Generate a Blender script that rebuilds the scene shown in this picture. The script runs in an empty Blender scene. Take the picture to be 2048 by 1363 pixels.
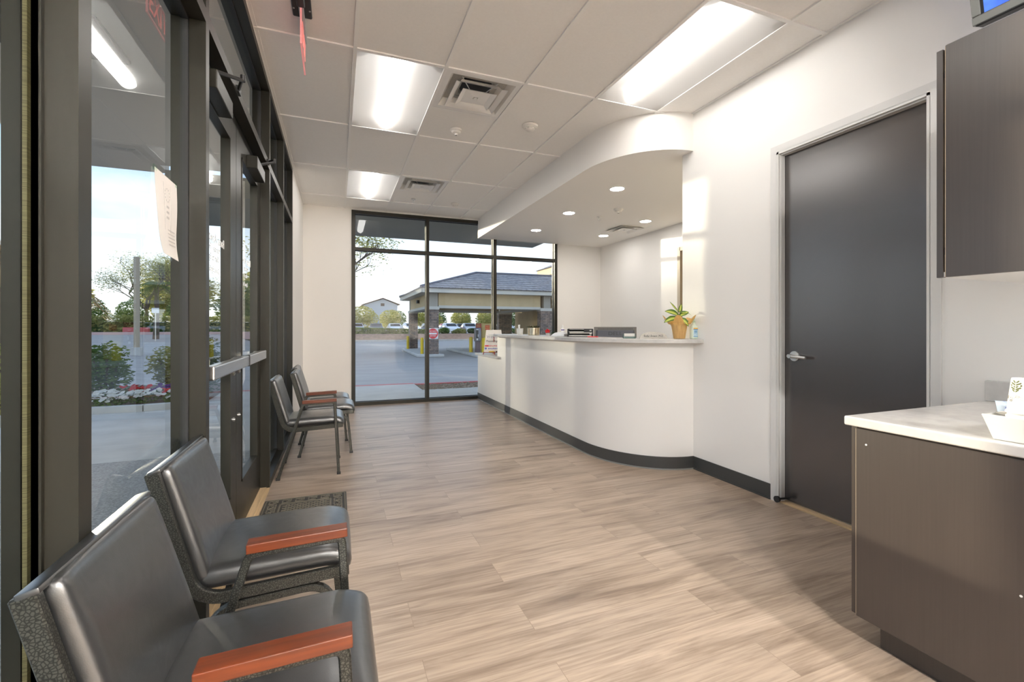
import bpy, bmesh, math, random
from mathutils import Vector, Matrix

# ------------------------------------------------------------------ camera, sky, sun, exposure
SC = bpy.context.scene
COL = SC.collection
SC.view_settings.view_transform = 'Standard'
SC.view_settings.look = 'None'
SC.view_settings.gamma = 1.0
SC.view_settings.use_curve_mapping = False
SC.view_settings.exposure = 1.76
SC.cycles.max_bounces = 10
SC.cycles.diffuse_bounces = 8
SC.cycles.glossy_bounces = 5
SC.cycles.transparent_max_bounces = 24
SC.cycles.sample_clamp_indirect = 6.0
SC.cycles.caustics_reflective = False
SC.cycles.caustics_refractive = False

YAW = 0.3682
cam = bpy.data.cameras.new('camera')
cam.sensor_width = 36.0
cam.lens = 906.04 / 2048 * 36.0
cam.shift_y = -26.94 / 2048
cam.clip_start = 0.03
cam.clip_end = 600
camo = bpy.data.objects.new('camera', cam)
COL.objects.link(camo)
camo.location = (0.478, 0.0, 1.215)
camo.rotation_euler = (math.pi / 2, 0, -YAW)
SC.camera = camo

world = bpy.data.worlds.new('sky')
SC.world = world
world.use_nodes = True
wn, wl = world.node_tree.nodes, world.node_tree.links
wn.clear()
w_out = wn.new('ShaderNodeOutputWorld')
w_bg = wn.new('ShaderNodeBackground')
w_tc = wn.new('ShaderNodeTexCoord')
w_sep = wn.new('ShaderNodeSeparateXYZ')
w_ramp = wn.new('ShaderNodeValToRGB')
els = w_ramp.color_ramp.elements
els[0].position, els[0].color = 0.0, (0.93, 0.93, 0.90, 1)
els[1].position, els[1].color = 1.0, (0.33, 0.45, 0.70, 1)
for p, c in ((0.07, (0.88, 0.93, 0.98, 1)), (0.16, (0.72, 0.83, 0.97, 1)), (0.26, (0.52, 0.68, 0.92, 1)), (0.5, (0.42, 0.56, 0.82, 1))):
    e = els.new(p); e.color = c
w_map = wn.new('ShaderNodeMapping')
w_map.inputs['Scale'].default_value = (2.2, 2.2, 6.0)
w_noise = wn.new('ShaderNodeTexNoise')
w_noise.inputs['Scale'].default_value = 1.7
w_noise.inputs['Detail'].default_value = 6
w_cr = wn.new('ShaderNodeValToRGB')
w_cr.color_ramp.elements[0].position, w_cr.color_ramp.elements[0].color = 0.52, (0, 0, 0, 1)
w_cr.color_ramp.elements[1].position, w_cr.color_ramp.elements[1].color = 0.70, (0.8, 0.8, 0.8, 1)
w_mix = wn.new('ShaderNodeMixRGB')
w_mix.inputs['Color2'].default_value = (0.93, 0.94, 0.96, 1)
wl.new(w_tc.outputs['Generated'], w_sep.inputs[0])
wl.new(w_sep.outputs['Z'], w_ramp.inputs[0])
wl.new(w_tc.outputs['Generated'], w_map.inputs[0])
wl.new(w_map.outputs[0], w_noise.inputs['Vector'])
wl.new(w_noise.outputs['Fac'], w_cr.inputs[0])
wl.new(w_cr.outputs[0], w_mix.inputs['Fac'])
wl.new(w_ramp.outputs[0], w_mix.inputs['Color1'])
wl.new(w_mix.outputs[0], w_bg.inputs[0])
w_bg.inputs[1].default_value = 0.50
wl.new(w_bg.outputs[0], w_out.inputs[0])

sun = bpy.data.lights.new('sun', 'SUN')
sun.energy = 2.5
sun.color = (1.0, 0.86, 0.66)
sun.angle = math.radians(0.8)
suno = bpy.data.objects.new('sun', sun)
COL.objects.link(suno)
suno.rotation_euler = Vector((0.57, -1.0, -0.095)).to_track_quat('-Z', 'Y').to_euler()

LAMP = 6.2       # brightness of the ceiling fixture lenses

# ------------------------------------------------------------------ helpers
ORG = {}
def V(*a): return Vector(a)

def box(bm, x0, x1, y0, y1, z0, z1):
    vs = [bm.verts.new((x, y, z)) for x in (x0, x1) for y in (y0, y1) for z in (z0, z1)]
    fs = []
    for f in ((0, 1, 3, 2), (4, 6, 7, 5), (0, 4, 5, 1), (2, 3, 7, 6), (0, 2, 6, 4), (1, 5, 7, 3)):
        fs.append(bm.faces.new([vs[i] for i in f]))
    return vs

def newbm(): return bmesh.new()

def bevel(bm, w, seg=2, ang=0.5):
    bm.normal_update()
    bmesh.ops.recalc_face_normals(bm, faces=bm.faces)
    ed = [e for e in bm.edges if len(e.link_faces) == 2 and e.calc_face_angle(0) > ang]
    bmesh.ops.bevel(bm, geom=ed, offset=w, segments=seg, affect='EDGES', profile=0.5, clamp_overlap=True)

def bbox(x0, x1, y0, y1, z0, z1, w=0.004, seg=2):
    bm = newbm(); box(bm, x0, x1, y0, y1, z0, z1)
    if w: bevel(bm, w, seg)
    return bm

def frame_axes(d):
    d = d.normalized()
    a = V(0, 0, 1) if abs(d.z) < 0.9 else V(1, 0, 0)
    u = d.cross(a).normalized()
    return u, d.cross(u).normalized()

def tube(bm, pts, r, n=10, cap=True):
    pts = [Vector(p) for p in pts]
    rr = r if isinstance(r, (list, tuple)) else [r] * len(pts)
    rings = []
    u = None
    for i, p in enumerate(pts):
        if i == 0: d = pts[1] - p
        elif i == len(pts) - 1: d = p - pts[i - 1]
        else: d = (pts[i + 1] - p).normalized() + (p - pts[i - 1]).normalized()
        d = d.normalized()
        if u is None: u, _ = frame_axes(d)
        u = (u - d * u.dot(d)).normalized()
        w = d.cross(u)
        rings.append([bm.verts.new(p + (u * math.cos(2 * math.pi * k / n) + w * math.sin(2 * math.pi * k / n)) * rr[i]) for k in range(n)])
    for a, b in zip(rings, rings[1:]):
        for k in range(n):
            bm.faces.new((a[k], a[(k + 1) % n], b[(k + 1) % n], b[k]))
    if cap:
        bm.faces.new(rings[0][::-1]); bm.faces.new(rings[-1])

def strip(bm, pts, wy, t, yc=0.0):
    """rectangular bar following pts=(x,z) in the xz plane, wide wy in y, thick t in plane, mitred"""
    pts = [Vector((p[0], p[1])) for p in pts]
    secs = []
    for i, p in enumerate(pts):
        if i == 0: d = (pts[1] - p).normalized(); k = 1
        elif i == len(pts) - 1: d = (p - pts[i - 1]).normalized(); k = 1
        else:
            d1 = (p - pts[i - 1]).normalized(); d2 = (pts[i + 1] - p).normalized()
            d = (d1 + d2).normalized(); k = 1 / max(0.3, d.dot(d1))
        nrm = Vector((-d.y, d.x)) * t / 2 * k
        secs.append([bm.verts.new((q.x, yc + s, q.y)) for q, s in ((p + nrm, -wy / 2), (p + nrm, wy / 2), (p - nrm, wy / 2), (p - nrm, -wy / 2))])
    for a, b in zip(secs, secs[1:]):
        for k in range(4):
            bm.faces.new((a[k], a[(k + 1) % 4], b[(k + 1) % 4], b[k]))
    bm.faces.new(secs[0][::-1]); bm.faces.new(secs[-1])

def arc(p0, p1, p2, n=6):
    """quadratic rounding of corner p1 from p0 to p2 (2D or 3D)"""
    p0, p1, p2 = Vector(p0), Vector(p1), Vector(p2)
    return [(p0 * (1 - t) ** 2 + p1 * 2 * t * (1 - t) + p2 * t * t) for t in [i / n for i in range(n + 1)]]

def cyl(bm, c, r, z0, z1, n=24, r1=None, axis='z'):
    r1 = r if r1 is None else r1
    def P(a, rad, h):
        x, y = rad * math.cos(a), rad * math.sin(a)
        if axis == 'z': return (c[0] + x, c[1] + y, h)
        if axis == 'x': return (h, c[0] + x, c[1] + y)
        return (c[0] + x, h, c[1] + y)
    A = [bm.verts.new(P(2 * math.pi * k / n, r, z0)) for k in range(n)]
    B = [bm.verts.new(P(2 * math.pi * k / n, r1, z1)) for k in range(n)]
    for k in range(n): bm.faces.new((A[k], A[(k + 1) % n], B[(k + 1) % n], B[k]))
    bm.faces.new(A[::-1]); bm.faces.new(B)

def lathe(bm, c, prof, n=24):
    rings = []
    for r, z in prof:
        if r < 1e-5: rings.append([bm.verts.new((c[0], c[1], c[2] + z))])
        else: rings.append([bm.verts.new((c[0] + r * math.cos(2 * math.pi * k / n), c[1] + r * math.sin(2 * math.pi * k / n), c[2] + z)) for k in range(n)])
    for a, b in zip(rings, rings[1:]):
        for k in range(n):
            k2 = (k + 1) % n
            if len(a) == 1 and len(b) == 1: continue
            if len(a) == 1: bm.faces.new((a[0], b[k], b[k2]))
            elif len(b) == 1: bm.faces.new((a[k], a[k2], b[0]))
            else: bm.faces.new((a[k], a[k2], b[k2], b[k]))

def prism(bm, poly, z0, z1):
    A = [bm.verts.new((p[0], p[1], z0)) for p in poly]
    B = [bm.verts.new((p[0], p[1], z1)) for p in poly]
    n = len(poly)
    for k in range(n): bm.faces.new((A[k], A[(k + 1) % n], B[(k + 1) % n], B[k]))
    bm.faces.new(A[::-1]); bm.faces.new(B)

def ribbon(bm, pa, pb, z0, z1):
    """solid between two plan curves of equal length"""
    n = len(pa)
    A0 = [bm.verts.new((p[0], p[1], z0)) for p in pa]; A1 = [bm.verts.new((p[0], p[1], z1)) for p in pa]
    B0 = [bm.verts.new((p[0], p[1], z0)) for p in pb]; B1 = [bm.verts.new((p[0], p[1], z1)) for p in pb]
    for k in range(n - 1):
        bm.faces.new((A0[k], A0[k + 1], A1[k + 1], A1[k]))
        bm.faces.new((B0[k + 1], B0[k], B1[k], B1[k + 1]))
        bm.faces.new((A1[k], A1[k + 1], B1[k + 1], B1[k]))
        bm.faces.new((A0[k + 1], A0[k], B0[k], B0[k + 1]))
    bm.faces.new((A0[0], A1[0], B1[0], B0[0])); bm.faces.new((A1[-1], A0[-1], B0[-1], B1[-1]))

def cushion(lx, ly, lz, r, nx, ny, top=0.0, bot=0.0):
    """rounded pad centred at origin with soft bulging faces"""
    bm = newbm()
    N = {0: nx, 1: ny, 2: 4}
    L = (lx, ly, lz)
    def face(ax, sgn):
        a, b = [k for k in range(3) if k != ax]
        na, nb = N[a], N[b]
        g = []
        for i in range(na + 1):
            row = []
            for j in range(nb + 1):
                p = [0, 0, 0]
                def sp(t, ln):   # denser rows near the border
                    s = 2 * t - 1
                    return math.copysign(1 - (1 - abs(s)) ** 1.5, s) * ln / 2
                p[a] = sp(i / na, L[a]); p[b] = sp(j / nb, L[b]); p[ax] = sgn * L[ax] / 2
                q = [max(-L[k] / 2 + r, min(L[k] / 2 - r, p[k])) for k in range(3)]
                d = Vector(p) - Vector(q)
                if d.length > 1e-9: v = Vector(q) + d.normalized() * r
                else: v = Vector(p)
                m = (1 - min(1, abs(2 * v.x / lx)) ** 2.4) * (1 - min(1, abs(2 * v.y / ly)) ** 2.4)
                if v.z > 0: v.z += top * m
                else: v.z -= bot * m
                row.append(bm.verts.new(v))
            g.append(row)
        for i in range(na):
            for j in range(nb):
                q = (g[i][j], g[i + 1][j], g[i + 1][j + 1], g[i][j + 1])
                bm.faces.new(q)
    for ax in range(3):
        face(ax, 1); face(ax, -1)
    bmesh.ops.remove_doubles(bm, verts=bm.verts, dist=1e-5)
    bmesh.ops.recalc_face_normals(bm, faces=bm.faces)
    return bm

def text(bm, s, size, o, right, up, depth=0.001, align='CENTER', sx=1.0, space=1.0):
    cu = bpy.data.curves.new('lettering', 'FONT')
    cu.body = s; cu.size = size; cu.align_x = align; cu.align_y = 'CENTER'; cu.extrude = depth; cu.space_character = space
    ob = bpy.data.objects.new('lettering', cu)
    COL.objects.link(ob)
    dg = bpy.context.evaluated_depsgraph_get(); dg.update()
    me = bpy.data.meshes.new_from_object(ob.evaluated_get(dg))
    r, u = Vector(right).normalized(), Vector(up).normalized(); n = r.cross(u)
    M = Matrix(((r.x * sx, u.x, n.x, o[0]), (r.y * sx, u.y, n.y, o[1]), (r.z * sx, u.z, n.z, o[2]), (0, 0, 0, 1)))
    me.transform(M)
    bm.from_mesh(me)
    bpy.data.objects.remove(ob); bpy.data.curves.remove(cu); bpy.data.meshes.remove(me)

def root_of(o):
    while o.parent: o = o.parent
    return o

def obj(name, bm, mat, parent=None, smooth=False, label=None):
    me = bpy.data.meshes.new(name)
    bmesh.ops.recalc_face_normals(bm, faces=bm.faces)
    bm.to_mesh(me); bm.free()
    if parent is not None:
        me.transform(Matrix.Translation(-ORG.get(root_of(parent).name, V(0, 0, 0))))
    me.materials.append(mat)
    if smooth:
        for p in me.polygons: p.use_smooth = True
        try: me.set_sharp_from_angle(angle=math.radians(42))
        except Exception: pass
    o = bpy.data.objects.new(name, me)
    COL.objects.link(o)
    if parent is not None: o.parent = parent
    if label: o['label'] = label
    return o

def thing(name, label, cat, loc=(0, 0, 0), group=None, kind=None):
    o = bpy.data.objects.new(name, None)
    COL.objects.link(o)
    o.location = loc
    o.empty_display_size = 0.1
    ORG[o.name] = Vector(loc)
    if label: o['label'] = label
    if cat: o['category'] = cat
    if group: o['group'] = group
    if kind: o['kind'] = kind
    return o

def tag(o, label, cat, group=None, kind=None):
    if label: o['label'] = label
    if cat: o['category'] = cat
    if group: o['group'] = group
    if kind: o['kind'] = kind
    return o

def struct(name, bm, mat, smooth=False, label=None, cat=None):
    o = obj(name, bm, mat, None, smooth)
    o['kind'] = 'structure'
    if label: o['label'] = label
    o['category'] = cat or name.split('_')[0]
    return o

def copy_tree(o, parent=None):
    c = o.copy(); COL.objects.link(c)
    if parent is not None: c.parent = parent
    for ch in list(o.children): copy_tree(ch, c)
    return c

# ------------------------------------------------------------------ materials
def mat(name, col, rough=0.5, metal=0.0, spec=0.5, emit=None, es=0.0, coat=0.0, bump=None, var=None, trans=0.0, alpha=1.0):
    m = bpy.data.materials.new(name); m.use_nodes = True
    N, L = m.node_tree.nodes, m.node_tree.links
    b = N['Principled BSDF']
    b.inputs['Base Color'].default_value = (*col, 1)
    b.inputs['Roughness'].default_value = rough
    b.inputs['Metallic'].default_value = metal
    b.inputs['Specular IOR Level'].default_value = spec
    b.inputs['Coat Weight'].default_value = coat
    b.inputs['Coat Roughness'].default_value = rough * 0.85
    b.inputs['Transmission Weight'].default_value = trans
    b.inputs['Alpha'].default_value = alpha
    if emit:
        b.inputs['Emission Color'].default_value = (*emit, 1)
        b.inputs['Emission Strength'].default_value = es
    if var or bump:
        tc = N.new('ShaderNodeTexCoord')
    if var:   # (scale vec, amount, detail)
        mp = N.new('ShaderNodeMapping'); mp.inputs['Scale'].default_value = var[0]
        nz = N.new('ShaderNodeTexNoise'); nz.inputs['Scale'].default_value = 1.0; nz.inputs['Detail'].default_value = var[2] if len(var) > 2 else 4
        rp = N.new('ShaderNodeValToRGB')
        a = var[1]
        rp.color_ramp.elements[0].position = 0.3; rp.color_ramp.elements[1].position = 0.7
        rp.color_ramp.elements[0].color = (*[c * (1 - a) for c in col], 1)
        rp.color_ramp.elements[1].color = (*[min(1, c * (1 + a)) for c in col], 1)
        L.new(tc.outputs['Object'], mp.inputs[0]); L.new(mp.outputs[0], nz.inputs['Vector'])
        L.new(nz.outputs['Fac'], rp.inputs[0]); L.new(rp.outputs[0], b.inputs['Base Color'])
    if bump:  # (scale, strength, detail)
        n2 = N.new('ShaderNodeTexNoise'); n2.inputs['Scale'].default_value = bump[0]; n2.inputs['Detail'].default_value = bump[2] if len(bump) > 2 else 3
        bp = N.new('ShaderNodeBump'); bp.inputs['Strength'].default_value = bump[1]; bp.inputs['Distance'].default_value = 0.002
        L.new(tc.outputs['Object'], n2.inputs['Vector']); L.new(n2.outputs['Fac'], bp.inputs['Height']); L.new(bp.outputs[0], b.inputs['Normal'])
    return m

def nodes_of(m): return m.node_tree.nodes, m.node_tree.links

M = {}
M['wall'] = mat('wall_paint', (0.86, 0.84, 0.81), 0.55, bump=(220, 0.05))
M['ceiling'] = mat('ceiling_tile', (0.86, 0.845, 0.82), 0.9, bump=(500, 0.25), var=((60, 60, 60), 0.015))
M['tbar'] = mat('ceiling_grid_paint', (0.86, 0.85, 0.83), 0.5)
M['white'] = mat('white_enamel', (0.82, 0.81, 0.79), 0.35)
M['offwhite'] = mat('off_white_plastic', (0.80, 0.78, 0.74), 0.45)
M['bronze'] = mat('dark_bronze_aluminium', (0.025, 0.023, 0.017), 0.38, 0.3, spec=0.35, var=((30, 30, 1.5), 0.08))
M['bronze_side'] = M['bronze']
M['gasket'] = mat('black_gasket', (0.012, 0.012, 0.012), 0.6)
M['spacer'] = mat('glass_edge_spacer', (0.13, 0.115, 0.055), 0.4, 0.5, var=((1, 1, 420), 0.30, 0))
M['steel'] = mat('brushed_steel', (0.62, 0.61, 0.59), 0.28, 1.0, var=((4, 4, 120), 0.06))
M['satin'] = mat('satin_nickel', (0.66, 0.65, 0.63), 0.3, 1.0)
M['black'] = mat('black_plastic', (0.015, 0.015, 0.015), 0.45)
M['rubber'] = mat('black_rubber', (0.02, 0.02, 0.02), 0.65)
M['base'] = mat('charcoal_rubber_base', (0.058, 0.058, 0.056), 0.42)
M['frame'] = mat('pale_grey_steel_frame', (0.72, 0.71, 0.69), 0.35)
M['quartz'] = mat('white_quartz', (0.60, 0.585, 0.565), 0.22, var=((26, 26, 26), 0.055, 6))
M['door'] = mat('dark_laminate_door', (0.048, 0.038, 0.034), 0.27, spec=1.0, coat=1.0, var=((60, 60, 2.0), 0.06, 5), bump=(300, 0.05))
M['laminate'] = mat('dark_brown_laminate', (0.050, 0.037, 0.031), 0.34, spec=0.8, coat=0.3, var=((160, 160, 3.0), 0.10, 5))
M['edge'] = mat('pale_particleboard_edge', (0.62, 0.50, 0.36), 0.6)
M['base_toe'] = mat('coved_base_toe', (0.26, 0.26, 0.25), 0.25)  # sheen along the toe put into a paler base colour
M['soffit_dark'] = mat('dark_taupe_soffit', (0.24, 0.235, 0.21), 0.85)
M['wood'] = mat('cherry_armrest', (0.118, 0.024, 0.0055), 0.32, coat=0.12, var=((6, 90, 90), 0.30, 5))
M['tan'] = mat('tan_wood_threshold', (0.58, 0.42, 0.24), 0.45, var=((40, 4, 40), 0.2, 4))
M['screen'] = mat('screen_picture', (0.02, 0.03, 0.08), 0.2)
M['bezel'] = mat('silver_grey_bezel', (0.28, 0.28, 0.26), 0.35, 0.4)
M['paper'] = mat('white_paper', (0.80, 0.77, 0.73), 0.7)
M['ink'] = mat('grey_print', (0.30, 0.28, 0.27), 0.7)
M['blackink'] = mat('black_print', (0.03, 0.03, 0.03), 0.6)
M['ceramic'] = mat('white_ceramic', (0.58, 0.575, 0.56), 0.22)
M['cup'] = mat('white_paper_cup', (0.60, 0.595, 0.58), 0.6)
M['green_print'] = mat('olive_green_print', (0.085, 0.10, 0.022), 0.6)
M['vinyl'] = mat('white_vinyl', (0.86, 0.86, 0.85), 0.5)
M['red_ink'] = mat('red_print', (0.75, 0.05, 0.06), 0.5)
M['blue_ink'] = mat('blue_print', (0.09, 0.13, 0.52), 0.5)
M['yellow'] = mat('yellow_paint', (0.72, 0.50, 0.02), 0.5)
M['stone_w'] = mat('speckled_pale_stone', (0.50, 0.475, 0.43), 0.3, var=((90, 90, 90), 0.10, 3))

# light fixture lens
def emitter(name, col, s):
    m = bpy.data.materials.new(name); m.use_nodes = True
    N, L = nodes_of(m); N.clear()
    o = N.new('ShaderNodeOutputMaterial'); e = N.new('ShaderNodeEmission')
    e.inputs[0].default_value = (*col, 1); e.inputs[1].default_value = s
    L.new(e.outputs[0], o.inputs[0])
    return m
M['lens'] = emitter('lit_lens', (1.0, 0.965, 0.925), LAMP)
M['lens_fill'] = emitter('added_fill_lens', (1.0, 0.965, 0.925), LAMP * 25.0)  # far stronger lens for the unseen fixtures added to brighten the lobby
M['reflector'] = mat('white_reflector', (0.50, 0.49, 0.475), 0.5)
M['downlight'] = emitter('lit_downlight', (1.0, 0.95, 0.90), 30.0)

# clear window glass as a thin pane: see-through, with mirror reflection that grows at grazing angles
def pane_mat(name, tint, ior=1.5, rough=0.0):
    m = bpy.data.materials.new(name); m.use_nodes = True
    N, L = nodes_of(m); N.clear()
    o = N.new('ShaderNodeOutputMaterial'); mx = N.new('ShaderNodeMixShader')
    t = N.new('ShaderNodeBsdfTransparent'); g = N.new('ShaderNodeBsdfGlossy'); fr = N.new('ShaderNodeFresnel')
    t.inputs[0].default_value = (*tint, 1); g.inputs['Roughness'].default_value = rough; g.inputs[0].default_value = (0.95, 0.97, 0.96, 1)
    fr.inputs[0].default_value = ior
    geo = N.new('ShaderNodeNewGeometry')
    inv = N.new('ShaderNodeMath'); inv.operation = 'SUBTRACT'; inv.inputs[0].default_value = 1.0
    mul = N.new('ShaderNodeMath'); mul.operation = 'MULTIPLY'
    L.new(geo.outputs['Backfacing'], inv.inputs[1]); L.new(fr.outputs[0], mul.inputs[0]); L.new(inv.outputs[0], mul.inputs[1])
    L.new(mul.outputs[0], mx.inputs[0]); L.new(t.outputs[0], mx.inputs[1]); L.new(g.outputs[0], mx.inputs[2]); L.new(mx.outputs[0], o.inputs[0])
    return m
M['glass'] = pane_mat('window_glass', (0.95, 0.975, 0.965), 1.45)
M['acrylic'] = pane_mat('red_acrylic', (1.0, 0.80, 0.79), 1.3)
M['clear'] = pane_mat('clear_plastic', (0.86, 0.95, 0.88), 1.3)

# floor: wide oak look planks running across the room (x)
def floor_mat():
    m = bpy.data.materials.new('oak_plank_floor'); m.use_nodes = True
    N, L = nodes_of(m); b = N['Principled BSDF']
    tc = N.new('ShaderNodeTexCoord')
    br = N.new('ShaderNodeTexBrick')
    br.offset = 0.37; br.inputs['Scale'].default_value = 1.0
    br.inputs['Brick Width'].default_value = 1.22; br.inputs['Row Height'].default_value = 0.185
    br.inputs['Mortar Size'].default_value = 0.0011; br.inputs['Mortar Smooth'].default_value = 0.3; br.inputs['Bias'].default_value = 0.0
    br.inputs['Color1'].default_value = (0.0, 0.0, 0.0, 1); br.inputs['Color2'].default_value = (1, 1, 1, 1); br.inputs['Mortar'].default_value = (0.5, 0.5, 0.5, 1)
    L.new(tc.outputs['Object'], br.inputs['Vector'])
    # shift grain per plank
    off = N.new('ShaderNodeVectorMath'); off.operation = 'MULTIPLY_ADD'
    off.inputs[1].default_value = (7.3, 5.1, 3.0)
    L.new(br.outputs['Color'], off.inputs[0]); L.new(tc.outputs['Object'], off.inputs[2])
    mp = N.new('ShaderNodeMapping'); mp.inputs['Scale'].default_value = (0.8, 7.0, 1)
    n1 = N.new('ShaderNodeTexNoise'); n1.inputs['Scale'].default_value = 1.6; n1.inputs['Detail'].default_value = 9; n1.inputs['Roughness'].default_value = 0.62; n1.inputs['Distortion'].default_value = 0.6
    mp2 = N.new('ShaderNodeMapping'); mp2.inputs['Scale'].default_value = (3.0, 70.0, 1)
    n2 = N.new('ShaderNodeTexNoise'); n2.inputs['Scale'].default_value = 1.5; n2.inputs['Detail'].default_value = 5
    L.new(off.outputs[0], mp.inputs[0]); L.new(mp.outputs[0], n1.inputs['Vector'])
    L.new(off.outputs[0], mp2.inputs[0]); L.new(mp2.outputs[0], n2.inputs['Vector'])
    rp = N.new('ShaderNodeValToRGB'); E = rp.color_ramp.elements
    E[0].position, E[0].color = 0.28, (0.200, 0.146, 0.108, 1)
    E[1].position, E[1].color = 0.78, (0.51, 0.412, 0.325, 1)
    for p, c in ((0.40, (0.315, 0.240, 0.182, 1)), (0.52, (0.42, 0.330, 0.255, 1))):
        e = E.new(p); e.color = c
    L.new(n1.outputs['Fac'], rp.inputs[0])
    r2 = N.new('ShaderNodeValToRGB'); r2.color_ramp.elements[0].position = 0.35; r2.color_ramp.elements[1].position = 0.6
    r2.color_ramp.elements[0].color = (0.80, 0.78, 0.76, 1); r2.color_ramp.elements[1].color = (1.05, 1.05, 1.05, 1)
    L.new(n2.outputs['Fac'], r2.inputs[0])
    mu = N.new('ShaderNodeMixRGB'); mu.blend_type = 'MULTIPLY'; mu.inputs[0].default_value = 1
    L.new(rp.outputs[0], mu.inputs[1]); L.new(r2.outputs[0], mu.inputs[2])
    # plank to plank tone
    r3 = N.new('ShaderNodeValToRGB'); r3.color_ramp.elements[0].color = (0.90, 0.89, 0.88, 1); r3.color_ramp.elements[1].color = (1.10, 1.10, 1.09, 1)
    L.new(br.outputs['Color'], r3.inputs[0])
    mu2 = N.new('ShaderNodeMixRGB'); mu2.blend_type = 'MULTIPLY'; mu2.inputs[0].default_value = 1
    L.new(mu.outputs[0], mu2.inputs[1]); L.new(r3.outputs[0], mu2.inputs[2])
    mu3 = N.new('ShaderNodeMixRGB'); mu3.blend_type = 'MIX'; mu3.inputs[2].default_value = (0.17, 0.115, 0.08, 1)
    ml = N.new('ShaderNodeMath'); ml.operation = 'MULTIPLY'; ml.inputs[1].default_value = 0.55
    L.new(br.outputs['Fac'], ml.inputs[0]); L.new(ml.outputs[0], mu3.inputs[0]); L.new(mu2.outputs[0], mu3.inputs[1])
    L.new(mu3.outputs[0], b.inputs['Base Color'])
    b.inputs['Roughness'].default_value = 0.34
    bp = N.new('ShaderNodeBump'); bp.inputs['Strength'].default_value = 0.12; bp.inputs['Distance'].default_value = 0.001
    L.new(n2.outputs['Fac'], bp.inputs['Height']); L.new(bp.outputs[0], b.inputs['Normal'])
    return m
M['floor'] = floor_mat()

# hammered paint on the chair frames
def hammer_mat():
    m = mat('hammered_grey_paint', (0.10, 0.105, 0.095), 0.30, 0.75)
    N, L = nodes_of(m); b = N['Principled BSDF']
    tc = N.new('ShaderNodeTexCoord'); vo = N.new('ShaderNodeTexVoronoi'); vo.feature = 'DISTANCE_TO_EDGE'; vo.inputs['Scale'].default_value = 170
    rp = N.new('ShaderNodeValToRGB')
    rp.color_ramp.elements[0].position, rp.color_ramp.elements[0].color = 0.02, (0.028, 0.029, 0.026, 1)
    rp.color_ramp.elements[1].position, rp.color_ramp.elements[1].color = 0.22, (0.088, 0.088, 0.078, 1)
    bp = N.new('ShaderNodeBump'); bp.inputs['Strength'].default_value = 0.35; bp.inputs['Distance'].default_value = 0.001
    L.new(tc.outputs['Object'], vo.inputs['Vector']); L.new(vo.outputs['Distance'], rp.inputs[0]); L.new(rp.outputs[0], b.inputs['Base Color'])
    L.new(vo.outputs['Distance'], bp.inputs['Height']); L.new(bp.outputs[0], b.inputs['Normal'])
    return m
M['hammer'] = hammer_mat()

def leather_mat():
    m = mat('black_vinyl_upholstery', (0.014, 0.0145, 0.015), 0.34, spec=1.0, coat=0.8)
    m.node_tree.nodes['Principled BSDF'].inputs['Coat Roughness'].default_value = 0.30
    N, L = nodes_of(m); b = N['Principled BSDF']
    tc = N.new('ShaderNodeTexCoord')
    n1 = N.new('ShaderNodeTexNoise'); n1.inputs['Scale'].default_value = 14; n1.inputs['Detail'].default_value = 8; n1.inputs['Distortion'].default_value = 2.0
    rr = N.new('ShaderNodeMapRange'); rr.inputs['From Min'].default_value = 0.3; rr.inputs['From Max'].default_value = 0.7; rr.inputs['To Min'].default_value = 0.30; rr.inputs['To Max'].default_value = 0.42
    vo = N.new('ShaderNodeTexVoronoi'); vo.feature = 'DISTANCE_TO_EDGE'; vo.inputs['Scale'].default_value = 260
    n3 = N.new('ShaderNodeTexNoise'); n3.inputs['Scale'].default_value = 9; n3.inputs['Detail'].default_value = 2
    ad = N.new('ShaderNodeMath'); ad.operation = 'MULTIPLY_ADD'; ad.inputs[1].default_value = 6.0
    bp = N.new('ShaderNodeBump'); bp.inputs['Strength'].default_value = 0.10; bp.inputs['Distance'].default_value = 0.002
    L.new(tc.outputs['Object'], n1.inputs['Vector']); L.new(n1.outputs['Fac'], rr.inputs[0]); L.new(rr.outputs[0], b.inputs['Roughness'])
    L.new(tc.outputs['Object'], vo.inputs['Vector']); L.new(tc.outputs['Object'], n3.inputs['Vector'])
    L.new(n3.outputs['Fac'], ad.inputs[0]); L.new(vo.outputs['Distance'], ad.inputs[2]); L.new(ad.outputs[0], bp.inputs['Height']); L.new(bp.outputs[0], b.inputs['Normal'])
    return m
M['leather'] = leather_mat()

def leaf_mat(name, c1, c2, tr=0.35):
    m = bpy.data.materials.new(name); m.use_nodes = True
    N, L = nodes_of(m); N.clear()
    o = N.new('ShaderNodeOutputMaterial'); d = N.new('ShaderNodeBsdfDiffuse'); t = N.new('ShaderNodeBsdfTranslucent'); mx = N.new('ShaderNodeMixShader')
    mx.inputs[0].default_value = tr
    tc = N.new('ShaderNodeTexCoord'); nz = N.new('ShaderNodeTexNoise'); nz.inputs['Scale'].default_value = 1.6; nz.inputs['Detail'].default_value = 4
    rp = N.new('ShaderNodeValToRGB'); rp.color_ramp.elements[0].position = 0.35; rp.color_ramp.elements[1].position = 0.65
    rp.color_ramp.elements[0].color = (*c1, 1); rp.color_ramp.elements[1].color = (*c2, 1)
    L.new(tc.outputs['Object'], nz.inputs['Vector']); L.new(nz.outputs['Fac'], rp.inputs[0])
    L.new(rp.outputs[0], d.inputs[0]); L.new(rp.outputs[0], t.inputs[0])
    L.new(d.outputs[0], mx.inputs[1]); L.new(t.outputs[0], mx.inputs[2]); L.new(mx.outputs[0], o.inputs[0])
    return m
M['leaf_olive'] = leaf_mat('olive_leaves', (0.20, 0.22, 0.07), (0.42, 0.40, 0.15), 0.45)
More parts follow.
